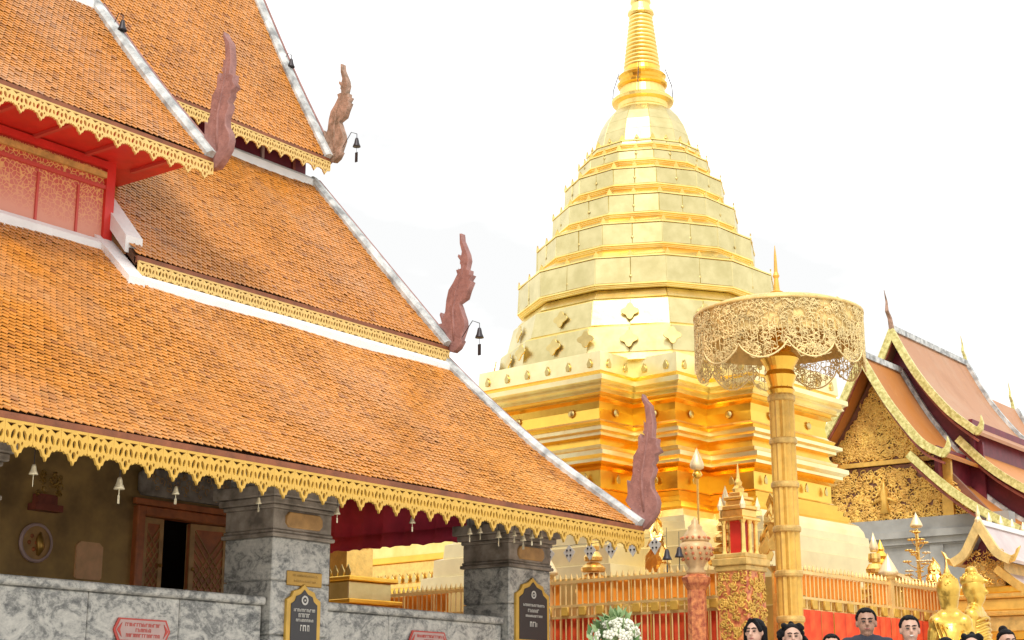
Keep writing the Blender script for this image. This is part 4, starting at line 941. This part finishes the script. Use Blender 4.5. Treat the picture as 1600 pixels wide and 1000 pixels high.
# ------------------------------------------------------------------ crimson cloth at the open end of the porch
cl = MB(); A = []; B = []; C2 = []
for i in range(41):
    y = 14.0 + 3.6*i/40; d = 0.035*math.sin(i*1.1)+0.02*math.sin(i*2.7)
    A.append((18.2+d*0.5, y, 4.1)); B.append((18.2+d, y, 3.52)); C2.append((18.16+d, y, 3.28 + 0.03*abs(math.sin(i*0.9))))
cl.quadstrip(A, B); cl.quadstrip(B, C2)
cw = cl.build('porch_curtain', M['awning'], None, True); so = cw.modifiers.new('s', 'SOLIDIFY'); so.thickness = 0.012
tag(cw, 'crimson cloth valance hung across the open end of the porch', 'curtain')

# ------------------------------------------------------------------ figures: blob bodies fused by voxel remesh
def fuse(name, prims, voxel, material, smooth_it=3):
    mb = MB()
    for p in prims:
        if p[0] == 'e': mb.ico(p[1], 1.0, 3, p[2])
        else:
            _, a, b_, r0, r1 = p; a, b_ = Vector(a), Vector(b_)
            n = max(3, int((b_-a).length/ (min(r0, r1)*0.45)))
            for i in range(n+1):
                t = i/n; mb.ico(a.lerp(b_, t), lerp(r0, r1, t), 2)
    ob = put('tmp', mb.mesh('tmp'))
    m = ob.modifiers.new('r', 'REMESH'); m.mode = 'VOXEL'; m.voxel_size = voxel
    s = ob.modifiers.new('s', 'SMOOTH'); s.iterations = smooth_it; s.factor = 0.5
    dg = bpy.context.evaluated_depsgraph_get(); dg.update()
    me = bpy.data.meshes.new_from_object(ob.evaluated_get(dg)); me.name = name
    bpy.data.objects.remove(ob)
    me.materials.clear(); me.materials.append(material); me.shade_smooth(); return me
def arm_pts(s): return [(s*0.185,0.0,1.395), (s*0.235,0.01,1.10), (s*0.245,-0.05,0.86)]
def body_prims():
    P = [('e',(0,0.012,1.605),(0.084,0.096,0.100)), ('e',(0,-0.012,1.545),(0.070,0.074,0.076)), ('c',(0,-0.03,1.495),(0,-0.045,1.490),0.040,0.034),
         ('c',(0,0.015,1.38),(0,0.008,1.50),0.068,0.062), ('c',(0,-0.083,1.60),(0,-0.106,1.563),0.010,0.017), ('c',(-0.03,-0.075,1.612),(0.03,-0.075,1.612),0.016,0.016),
         ('c',(-0.022,-0.078,1.521),(0.022,-0.078,1.521),0.011,0.011),
         ('e',(-0.086,0.01,1.575),(0.013,0.024,0.036)), ('e',(0.086,0.01,1.575),(0.013,0.024,0.036)),
         ('e',(0,0.01,1.24),(0.155,0.10,0.19)), ('e',(0,0.0,1.03),(0.135,0.095,0.15)), ('e',(0,0.01,0.90),(0.155,0.105,0.12)), ('c',(-0.16,0.01,1.395),(0.16,0.01,1.395),0.058,0.058), ('c',(-0.10,0.015,1.42),(0.10,0.015,1.42),0.050,0.050)]
    for s in (-1, 1):
        a = arm_pts(s)
        P += [('c',a[0],a[1],0.050,0.040), ('c',a[1],a[2],0.040,0.028), ('e',(s*0.247,-0.06,0.79),(0.018,0.032,0.05))]
        for k in range(4): P.append(('c',(s*0.247,-0.085+0.02*k,0.75),(s*0.24,-0.088+0.02*k,0.665+abs(k-1.4)*0.01),0.009,0.008))
        P.append(('c',(s*0.245,-0.085,0.80),(s*0.235,-0.112,0.745),0.011,0.009))
        P += [('c',(s*0.085,0.01,0.88),(s*0.095,0.0,0.48),0.078,0.052), ('c',(s*0.095,0.0,0.48),(s*0.10,0.02,0.09),0.050,0.034), ('c',(s*0.10,0.03,0.04),(s*0.11,-0.14,0.03),0.038,0.032)]
    return P
BODY = {k: fuse('body', body_prims(), 0.0085, M[k], 2) for k in ('skin', 'skin_brown')}
SHIRT_P = [('e',(0,0.01,1.23),(0.172,0.118,0.20)), ('e',(0,0.0,1.02),(0.155,0.115,0.17)), ('e',(0,0.01,0.92),(0.168,0.118,0.09)), ('c',(-0.16,0.01,1.39),(0.16,0.01,1.39),0.068,0.068), ('c',(-0.09,0.015,1.42),(0.09,0.015,1.42),0.058,0.058)]
for s in (-1,1): SHIRT_P.append(('c',arm_pts(s)[0],tuple(lerp(a,b,0.75) for a,b in zip(arm_pts(s)[0],arm_pts(s)[1])),0.062,0.060))
SHIRT_P.append(('c',(0,0.014,1.40),(0,0.012,1.44),0.08,0.076))
SHIRT0 = fuse('shirt', SHIRT_P, 0.014, M['shirt_dark'])
TROU_P = [('e',(0,0.01,0.90),(0.165,0.115,0.10))]
for s in (-1,1): TROU_P += [('c',(s*0.085,0.01,0.88),(s*0.095,0.0,0.48),0.09,0.066), ('c',(s*0.095,0.0,0.48),(s*0.10,0.02,0.10),0.066,0.056)]
TROU0 = fuse('trousers', TROU_P, 0.016, M['trouser'])
SHOE0 = {s: fuse('shoe', [('c',(s*0.10,0.035,0.045),(s*0.11,-0.15,0.035),0.046,0.040)], 0.014, M['shoe']) for s in (-1,1)}
def cap(): return [('e',(0,0.030,1.640),(0.091,0.096,0.080)), ('e',(0,0.06,1.585),(0.086,0.066,0.085))]
rnd = random.Random(3)
long_ = cap() + [('c',(s*0.088,0.02,1.62),(s*0.10,0.02,1.34),0.032,0.026) for s in (-1,1)] + [('c',(x,0.085,1.6),(x*1.2,0.085,1.30),0.042,0.03) for x in (-0.05,0,0.05)] + [('c',(s*0.02,-0.055,1.70),(s*0.076,-0.045,1.60),0.018,0.022) for s in (-1,1)]
curly = cap() + [('e',(0.135*math.cos(a)*q*(1-0.35*max(0,w_)), 0.045+0.10*math.sin(a), 1.60+0.115*w_), (0.028,0.028,0.028)) for a, w_, q in ((rnd.uniform(0,6.28), rnd.uniform(-1.9,1.05), rnd.uniform(0.7,1.0)) for _ in range(190)) if math.sin(a) > -0.55]
def tufts(n, front=-0.35, low=-0.2):
    q = []
    while len(q) < n:
        a = rnd.uniform(0, 6.283); e = rnd.uniform(low, 1.5)
        if math.sin(a) < front and e < 0.62: continue
        q.append(('e', (0.086*math.cos(e)*math.cos(a), 0.020+0.096*math.cos(e)*math.sin(a), 1.622+0.092*math.sin(e)), (0.015,0.015,0.013)))
    return q
def cap2(): return [('e',(0,0.034,1.636),(0.086,0.090,0.079)), ('e',(0,0.06,1.585),(0.082,0.062,0.075))]
HAIR = {'short': fuse('hair', cap2() + tufts(260) + [('c',(s*0.087,0.0,1.64),(s*0.088,0.012,1.595),0.010,0.007) for s in (-1,1)], 0.0075, M['hair'], 1),
        'long': fuse('hair', long_, 0.009, M['hair'], 1), 'curly': fuse('hair', curly, 0.009, M['hair'], 1),
        'bun': fuse('hair', cap2() + tufts(200) + [('e',(0,0.08,1.715),(0.05,0.05,0.05))], 0.009, M['hair'], 1)}
def one(name, mb, mk): return mb.mesh(name, M[mk], True)
EYE = one('eye', MB().ico((0,0,0), 0.011, 2, (1.45,0.5,0.62)), 'eye'); BROW = one('eyebrow', MB().tube([(-0.024,0.004,-0.003),(0,-0.002,0.003),(0.024,0.003,0)], [0.004,0.0065,0.004], 5), 'hair')
LIP = one('mouth', MB().tube([(-0.025,0.008,0.003),(-0.01,-0.002,0),(0.01,-0.002,0),(0.025,0.008,0.003)], [0.003,0.007,0.007,0.003], 6), 'lip')
TEETH = one('teeth', MB().tube([(-0.018,0.004,0.002),(0,-0.003,0),(0.018,0.004,0.002)], [0.004,0.008,0.004], 6), 'teeth')
def person(x, y, ztop, yaw, label, skin='skin', hair='short', shirt='shirt_dark', smile=False):
    h = math.atan2(y, x) - math.pi/2 + R(yaw); k = ztop/1.725
    p = thing('person', label, 'person', (x, y, 0), h, 'tourists standing before the fence'); p.scale = (k, k, k)
    put('body', BODY[skin], p)
    for nm, me, mk in (('shirt', SHIRT0, shirt), ('trousers', TROU0, 'trouser')):
        o = put(nm, me, p); o.material_slots[0].link = 'OBJECT'; o.material_slots[0].material = M[mk]
    for s in (-1,1): put('shoe', SHOE0[s], p)
    put('hair', HAIR[hair], p)
    for s in (-1,1):
        put('eye', EYE, p, (s*0.030,-0.083,1.590)); put('eyebrow', BROW, p, (s*0.031,-0.090,1.616), (0,0,s*0.25))
    put('mouth', LIP, p, (0,-0.089,1.524))
    if smile: put('teeth', TEETH, p, (0,-0.0945,1.524))
    return p
person(12.50, 6.70, 1.60, -22, 'person with head turned left, standing before the carved niche pillar', 'skin', 'long', 'shirt_red')
person(12.70, 6.44, 1.555, 6, 'person facing forward directly in front of the parasol column', 'skin', 'curly', 'shirt_dark')
person(13.58, 6.49, 1.50, 0, 'person with only the crown showing, between parasol column and tallest person', 'skin', 'short', 'shirt_white')
person(14.01, 6.33, 1.755, 4, 'tallest person in dark shirt, standing before the red cloth', 'skin_brown', 'short', 'shirt_dark')
person(13.88, 5.85, 1.66, 8, 'smiling person in grey blue shirt just left of the gold statues', 'skin', 'short', 'shirt_blue', True)
person(12.75, 5.07, 1.39, 0, 'person barely showing below the gold statue seen from behind', 'skin', 'short', 'shirt_white')
person(13.36, 5.08, 1.45, 0, 'person barely showing below the gold statue in ringed robe folds', 'skin', 'curly', 'shirt_dark')
person(15.04, 5.37, 1.57, 25, 'person standing in front of the small gold chapel, rightmost of the group', 'skin', 'bun', 'shirt_dark')

# golden statues
curlm = MB().ico((0,0,0), 0.018, 1).mesh('hair_curl', M['gold_statue'], True)
def statue(loc, rz, label, kind):
    s = thing('golden_statue', label, 'statue', loc, rz, 'gold standing statues'); s.scale = (0.82, 0.9, 1)
    put('pedestal', MB().lathe([(0.34,0),(0.34,0.12),(0.26,0.16),(0.26,0.34),(0.32,0.40),(0.30,0.46)], n=16).mesh('pedestal', M['gold_orn']), s)
    P = [('e',(0,0,1.93),(0.130,0.130,0.150)), ('e',(0,-0.02,1.85),(0.112,0.11,0.115)), ('c',(0,0,1.66),(0,0,1.80),0.088,0.084), ('c',(0,-0.12,1.92),(0,-0.15,1.88),0.014,0.022),
         ('c',(-0.16,0,1.64),(0.16,0,1.64),0.09,0.09), ('c',(-0.08,0,1.69),(0.08,0,1.69),0.085,0.085), ('e',(0,0,1.42),(0.215,0.15,0.27)), ('c',(0,0,1.2),(0,0,0.5),0.17,0.22)]
    for q in (-1,1): P += [('c',(q*0.20,0,1.56),(q*0.25,0.0,1.22),0.065,0.05), ('c',(q*0.25,0,1.22),(q*0.14,-0.15,1.05),0.05,0.035), ('e',(q*0.10,-0.02,1.90),(0.018,0.03,0.07))]
    put('body', fuse('body', P, 0.014, M['gold_statue'], 2), s)
    rr = random.Random(9)
    for i in range(60):
        a = rr.uniform(0, 6.28); e = rr.uniform(0.15, 1.4)
        if math.sin(a) < -0.6 and e < 0.6: continue
        put('hair_curl', curlm, s, (0.122*math.cos(e)*math.cos(a), 0.02+0.125*math.cos(e)*math.sin(a), 1.97+0.125*math.sin(e) if kind == 'flame' else 2.0+0.085*math.sin(e)))
    if kind == 'flame':
        for i in range(7):
            b = MB().tube([(0.20-0.05*i, 0.10, 1.66-0.02*i), (0.10-0.05*i, 0.165, 1.40), (0.02-0.04*i, 0.175, 1.05), (0.0-0.035*i, 0.20, 0.55)], 0.012, 5); put('robe_fold', b.mesh('robe_fold', M['gold_statue'], True), s)
        put('hair', fuse('hair', [('e',(0,0.025,1.965),(0.137,0.130,0.125)), ('e',(0,0.015,2.08),(0.06,0.06,0.04))], 0.010, M['gold_statue'], 1), s)
        put('flame_top', MB().lathe([(0.035,2.09),(0.04,2.12),(0.02,2.16),(0.012,2.20),(0.002,2.26)], n=10).mesh('flame_top', M['gold_orn'], True), s)
        b = MB().tube([(-0.16,0.115,1.55),(-0.05,0.15,1.35),(0.02,0.17,1.0),(0.02,0.21,0.5)], [0.05,0.05,0.06,0.06], 8); put('robe_sash', b.mesh('robe_sash', M['gold_statue'], True), s)
    else:
        put('hair', fuse('hair', [('e',(0,0.01,2.0),(0.127,0.140,0.085)), ('e',(0,0.015,2.10),(0.070,0.070,0.05)), ('c',(0,-0.11,2.0),(0,-0.16,1.99),0.03,0.02)], 0.010, M['gold_statue'], 1), s)
        for i in range(9):
            z = 1.60 - i*0.055
            b = MB().tube([(0.19*math.cos(t)*(1+0.02*i), 0.14*math.sin(t)*(1+0.02*i), z - 0.03*math.cos(t*2)) for t in (6.283*j/20 for j in range(21))], 0.017, 5)
            put('robe_fold', b.mesh('robe_fold', M['gold_statue'], True), s)
    return s
h1 = math.atan2(5.73, 14.56)
statue((14.56, 5.73, -0.03), h1 + R(95), 'gold statue with pointed flame crown seen from behind', 'flame')
statue((15.75, 5.93, 0.10), h1 - R(20), 'gold statue in ringed robe folds facing right beside the chapel', 'robe')

# ------------------------------------------------------------------ bells and chimes
BELLM = MB().lathe([(0.0,0.02),(0.018,0.015),(0.026,-0.01),(0.034,-0.05),(0.05,-0.085),(0.054,-0.10),(0.046,-0.10)], n=14).mesh('bell_body', M['bell'], True)
CLAP = MB().tube([(0,0,-0.03),(0,0,-0.16)], 0.005, 4).box(-0.018,0.018,-0.003,0.003,-0.24,-0.16).mesh('clapper', M['bell'])
def bell(x, y, z, ztop, label, sc=1.0, group='bells under the porch eave', mk=None):
    t = thing('bell', label, 'bell', (x, y, z), random.uniform(0, 3), group)
    b = put('bell_body', BELLM, t, None, None, (sc, sc, sc)); c = put('clapper', CLAP, t, None, None, (sc, sc, sc))
    if mk:
        for o in (b, c): o.material_slots[0].link = 'OBJECT'; o.material_slots[0].material = M[mk]
    put('cord', MB().tube([(0,0,0.01),(0,0,ztop-z)], 0.004, 4).mesh('cord', M['dark_metal']), t)
ORD = ['leftmost','second','third','fourth','fifth','sixth','seventh','eighth','ninth','tenth','eleventh','twelfth','thirteenth','fourteenth','fifteenth']
for i, (x, z) in enumerate(((8.82,2.98),(9.81,2.98),(10.52,2.98),(11.66,3.0),(12.87,3.02),(14.16,3.05),(15.25,3.02),(15.46,3.05),(15.84,3.04),(16.17,3.08),(16.36,3.05),(16.55,3.09),(16.75,3.10))):
    nm = 'leftmost' if i == 0 else 'rightmost' if i == 12 else ORD[i] + ' from left'
    bell(x, 12.06, z, 3.28, 'small pale bell under the gold fretwork eave, %s' % nm, (0.8, 1.0, 0.7)[i] if i < 3 else random.uniform(0.6, 0.8))
def wind_bell(x, y, z, hx, hy, hz, label):
    t = thing('wind_bell', label, 'wind bell', (x, y, z), 0, 'wind bells hung off the roof finials')
    b = put('bell_body', BELLM, t, None, None, (1.3,1.3,1.4)); b.material_slots[0].link = 'OBJECT'; b.material_slots[0].material = M['dark_metal']
    put('clapper_leaf', MB().tube([(0,0,-0.1),(0,0,-0.26)], 0.004, 4).box(-0.004,0.004,-0.03,0.03,-0.42,-0.24).mesh('clapper_leaf', M['dark_metal']), t)
    put('hook', MB().tube([(0,0,0.02),(0,0,0.10),(0,(hy-y)*0.4,0.16),(0,hy-y,hz-z)], 0.007, 5).mesh('hook', M['dark_metal']), t)
wind_bell(XE, 14.80, 6.70, XE, 15.15, 6.62, 'dark wind bell hooked off the flame finial between middle and lower roof')
wind_bell(XE, 17.52, 10.50, XE, 17.85, 10.42, 'dark wind bell beside the worn brown finial of the upper roof')
wind_bell(XE, 19.19, 12.42, XE, 19.42, 12.40, 'dark wind bell against the sky at the topmost roof verge')
wind_bell(XA, 17.00, 10.48, XA, 17.25, 10.42, 'dark wind bell against orange tiles high at left')
# prayer leaves strung on a line by the fence
lm = plate('leaf_plate', [[(0,0),(0.12,-0.11),(0.0,-0.27),(-0.12,-0.11)]], 0.008, M['letter'])
for i in range(7):
    p = Vector((20.32, 12.0, 3.42)) + (s2w(-FH, FH) - s2w(-FH, -FH)).normalized()*(0.55 + 0.42*i)
    t = thing('prayer_leaf', 'pale metal prayer leaf hung on a line above the fence, %s from the right' % ('first' if i == 0 else ORD[i]), 'prayer leaf', p, SROT, 'prayer leaves on a line')
    puton('leaf_plate', lm, YZ, (0,0,0), t)
    for dy, dz in ((-0.035,-0.08),(0.035,-0.08),(-0.035,-0.16),(0.035,-0.16)): put('dark_stud', MB().ico((-0.012,dy,dz), 0.017, 1).mesh('dark_stud', M['dark_metal']), t)
    put('cord', MB().tube([(0,-0.21,0.0),(0,0,-0.01),(0,0.21,0.0)], 0.004, 4).mesh('cord', M['dark_metal']), t)
for i, (x, y, z) in enumerate(((18.9,11.45,3.02),(19.4,11.55,3.10))):
    bell(x, y, z, 3.34, 'dark chime hanging %s by the lowest roof finial' % ('left' if i == 0 else 'right'), 1.25, 'dark chimes by the roof corner', 'dark_metal')

# ------------------------------------------------------------------ signs and plaques
def lettering(parent, lines, w, h, z, y, mk, seed, ax='x'):
    rnd = random.Random(seed)
    for (zc, frac, sz) in lines:
        x = -w*frac/2; b = MB()
        while x < w*frac/2:
            cw = rnd.uniform(0.5, 1.0)*sz; k = rnd.random()
            b.box(x, x+cw*0.22, -0.004, 0, zc-sz/2, zc+sz/2)
            if k < 0.75: b.box(x, x+cw*0.8, -0.0045, 0, zc+sz*0.28, zc+sz/2)
            if k > 0.3: b.box(x+cw*0.6, x+cw*0.8, -0.005, 0, zc-sz/2, zc+sz*0.3)
            x += cw*1.15
        put('lettering', b.mesh('lettering', M[mk]), parent, (0, y, z))
def red_sign(x, z, wd, label, seed):
    t = thing('sign', label, 'sign', (x, 13.185, z), 0, 'red framed signs on the parapet'); h = 0.24; w = wd/2
    def hexa(k): return [(-w*k, 0), (-w*k+0.06, h/2*k), (w*k-0.06, h/2*k), (w*k, 0), (w*k-0.06, -h/2*k), (-w*k+0.06, -h/2*k)]
    puton('sign_frame', plate('sign_frame', [hexa(1.0)], 0.016, M['sign_red']), XZ, (0,0,0), t)
    puton('sign_face', plate('sign_face', [[(a*0.93, b*0.86) for a, b in hexa(1.0)]], 0.016, M['pink']), XZ, (0,-0.006,0), t)
    for s in (-1, 1): puton('arrow_mark', plate('arrow_mark', [[(s*(w-0.035),0),(s*(w-0.10),0.075),(s*(w-0.075),0),(s*(w-0.10),-0.075)]], 0.006, M['sign_red']), XZ, (0,-0.018,0), t)
    lettering(t, [(0.055,0.62,0.036),(0.0,0.25,0.036),(-0.055,0.58,0.036)], wd, h, 0, -0.014, 'sign_red', seed)
red_sign(11.14, 1.64, 0.76, 'pink sign in red pointed frame on the parapet below the door', 4)
red_sign(15.83, 1.72, 0.76, 'pink sign in red pointed frame on the parapet between the two pillars', 5)
def ornate_plaque(x, z, wd, ht, label, seed):
    t = thing('plaque', label, 'plaque', (x, 13.085, z), 0, 'gold framed black plaques on pillars'); w = wd/2
    def sh(k, d): 
        a, b = w-d, ht-d
        return [(-a, d), (a, d), (a, b*0.74), (a*0.72, b*0.80), (a*0.62, b*0.88), (a*0.26, b*0.92), (0, b), (-a*0.26, b*0.92), (-a*0.62, b*0.88), (-a*0.72, b*0.80), (-a, b*0.74)]
    puton('plaque_frame', plate('plaque_frame', [sh(1,0)], 0.035, M['fret'], 0.006), XZ, (0,0,0), t)
    puton('plaque_face', plate('plaque_face', [sh(1,0.065)], 0.03, M['plaque_dark']), XZ, (0,-0.016,0), t)
    puton('emblem', plate('emblem', [ell(0,0,0.055,0.055,14), ell(0,0,0.035,0.035,10)], 0.008, M['letter']), XZ, (0,-0.036,ht*0.74), t)
    put('emblem_core', MB().ico((0,-0.036,ht*0.74), 0.016, 1).mesh('emblem_core', M['letter']), t)
    lettering(t, [(ht*0.58,0.62,0.034),(ht*0.50,0.34,0.045),(ht*0.42,0.48,0.030),(ht*0.30,0.22,0.07)], wd, ht, 0, -0.032, 'letter', seed)
ornate_plaque(13.42, 1.55, 0.56, 0.72, 'scalloped gold framed black plaque on the near pillar below a brass plate', 1)
ornate_plaque(17.95, 1.75, 0.78, 0.92, 'scalloped gold framed black plaque on the corner pillar', 2)
t = thing('brass_plate', 'rectangular engraved brass plate above the plaque on the near pillar', 'plate', (13.44, 13.088, 2.33))
bevel(put('plate_body', MB().box(-0.29,0.29,-0.01,0.012,-0.085,0.085).mesh('plate_body', M['brass']), t), 0.008); lettering(t, [(0.035,0.8,0.025),(-0.03,0.7,0.025)], 0.5, 0.1, 0, -0.012, 'gold_paint_old', 8)
t = thing('wall_roundel', 'round pale rimmed picture disc on the brown porch wall', 'roundel', (11.79, 15.99, 2.80))
rt = Matrix.Rotation(R(90), 4, 'X')
for nm, pr_, mk in (('rim', [(0.20,0),(0.235,0.0),(0.24,0.03),(0.22,0.05),(0.20,0.04)], 'pink'), ('face', [(0.0,0.022),(0.205,0.022)], 'wood_pale')):
    o = put(nm, MB().lathe(pr_, n=28, cap0=False, cap1=False).mesh(nm, M[mk], nm == 'rim'), t); o.matrix_local = rt
put('relief_figure', MB().tube([(0.03,-0.03,-0.15),(0.05,-0.045,-0.05),(0.03,-0.045,0.05),(0.05,-0.03,0.13)], [0.02,0.055,0.045,0.01], 8).mesh('relief_figure', M['brass'], True), t)
for k_ in range(5): put('relief_spot', MB().ico((-0.10+0.035*k_, -0.026, 0.09*math.sin(k_*2.1)), 0.03, 1, (1,0.3,1)).mesh('relief_spot', M['wood'], True), t)
t = thing('wall_plaque', 'tan rounded notice board on the brown porch wall left of the door', 'plaque', (12.60, 15.985, 2.66))
puton('board', plate('board', [[(-0.20,-0.21),(-0.17,-0.24),(0.17,-0.24),(0.20,-0.21),(0.20,0.17),(0.14,0.22),(-0.14,0.22),(-0.20,0.17)]], 0.03, M['tan']), XZ, (0,0,0), t)
t = thing('wall_bracket', 'dark carved bracket with brass studs high on the porch wall', 'bracket', (11.84, 15.98, 3.40))
b = MB(); b.box(-0.20,0.20,-0.16,0,-0.22,-0.14); b.box(-0.14,0.14,-0.12,0,-0.14,-0.02); put('shelf', b.mesh('shelf', M['maroon_wood']), t)
fm = MB(); curls(fm, 26, lambda r: (Vector((r.uniform(-0.16,0.16), -0.13, r.uniform(-0.05,0.25))), Vector((1,0,0)), Vector((0,0,1))), (0.03,0.06), 0.012, 31); put('carving', fm.mesh('carving', M['brass'], True), t)

# ------------------------------------------------------------------ flower bouquet by the fence
t = thing('flower_arrangement', 'bunch of cream and pale green flowers with red blooms before the fence', 'flowers', (17.35, 11.30, 0))
put('vase', MB().lathe([(0.16,0),(0.2,0.2),(0.12,0.5),(0.10,1.2),(0.18,1.4),(0.2,1.5)], n=16).mesh('vase', M['cream'], True), t)
rnd = random.Random(12)
fl = MB()
for k in range(5): fl.ico((0.05*math.cos(k*1.2566), 0.05*math.sin(k*1.2566), 0.0), 0.036, 1, (1,1,0.55))
fl.ico((0,0,0.012), 0.022, 1)
FLW = {k: fl.mesh('flower', M[k], True) for k in ('petal_w','petal_r')}
lf = MB(); lf.v = [(0,0,0),(0.05,0.015,0.09),(0,0.03,0.2),(-0.05,0.015,0.09)]; lf.f = [(0,1,2,3)]
LFM = {k: lf.mesh('leaf', M[k]) for k in ('leaf','leaf_pale')}
for i in range(85):
    a = rnd.uniform(0,6.28); e = rnd.uniform(-0.1,1.45); r = rnd.uniform(0.24,0.34)
    p = Vector((r*math.cos(e)*math.cos(a), r*math.cos(e)*math.sin(a), 1.74 + 0.85*r*math.sin(e)))
    q = Vector((math.cos(e)*math.cos(a), math.cos(e)*math.sin(a), math.sin(e))).to_track_quat('Z','Y').to_euler()
    red = p.z < 1.72 and rnd.random() < 0.35
    put('flower', FLW['petal_r' if red else 'petal_w'], t, p, q, (0.8,)*3)
for i in range(110):
    a = rnd.uniform(0,6.28); e = rnd.uniform(-0.3,1.5); r = rnd.uniform(0.16,0.33)
    put('leaf', LFM['leaf_pale' if i % 3 else 'leaf'], t, (r*math.cos(e)*math.cos(a), r*math.cos(e)*math.sin(a), 1.70+r*math.sin(e)), (rnd.uniform(-1,1), rnd.uniform(-1,1), a), (0.9,)*3)

# ------------------------------------------------------------------ tree far behind at the right edge
def tree(x, y, h, rad, label, seed):
    rnd = random.Random(seed)
    t = thing('tree', label, 'tree', (x, y, 0))
    tr = MB().tube([(0,0,0),(0.1,0.1,h*0.3),(0,0.2,h*0.6),(0.1,0,h*0.85)], [0.35,0.28,0.18,0.06], 8)
    lobes = []
    for i in range(16):
        a = rnd.uniform(0,6.28); z = rnd.uniform(0.45,0.95)*h; r = rad*rnd.uniform(0.3,0.8)*(1.15-z/h)
        c = Vector((r*math.cos(a), r*math.sin(a), z)); lobes.append((c, rad*rnd.uniform(0.22,0.4)))
        tr.tube([(0,0.1,z*0.75), c*0.5+Vector((0,0,z*0.42)), c], [0.10,0.06,0.02], 5)
    put('trunk', tr.mesh('trunk', M['bark'], True), t)
    cr_ = MB()
    for c, r in lobes:
        for _ in range(420):
            d = Vector((rnd.gauss(0,1), rnd.gauss(0,1), rnd.gauss(0,0.8))).normalized()*r*rnd.uniform(0.5,1.1)**0.6
            p = c+d; u = Vector((rnd.gauss(0,1),rnd.gauss(0,1),rnd.gauss(0,1))).normalized()*0.13; v = u.cross(Vector((rnd.gauss(0,1),rnd.gauss(0,1),rnd.gauss(0,1)))).normalized()*0.06
            b = len(cr_.v); cr_.v += [tuple(p-u), tuple(p+v), tuple(p+u), tuple(p-v)]; cr_.f.append((b,b+1,b+2,b+3))
    tag(put('crown', cr_.mesh('crown', M['leaf']), t), kind='stuff')
tree(66.0, 21.0, 13.6, 3.2, 'leafy tree top just showing at the right edge beyond the far hall', 2)
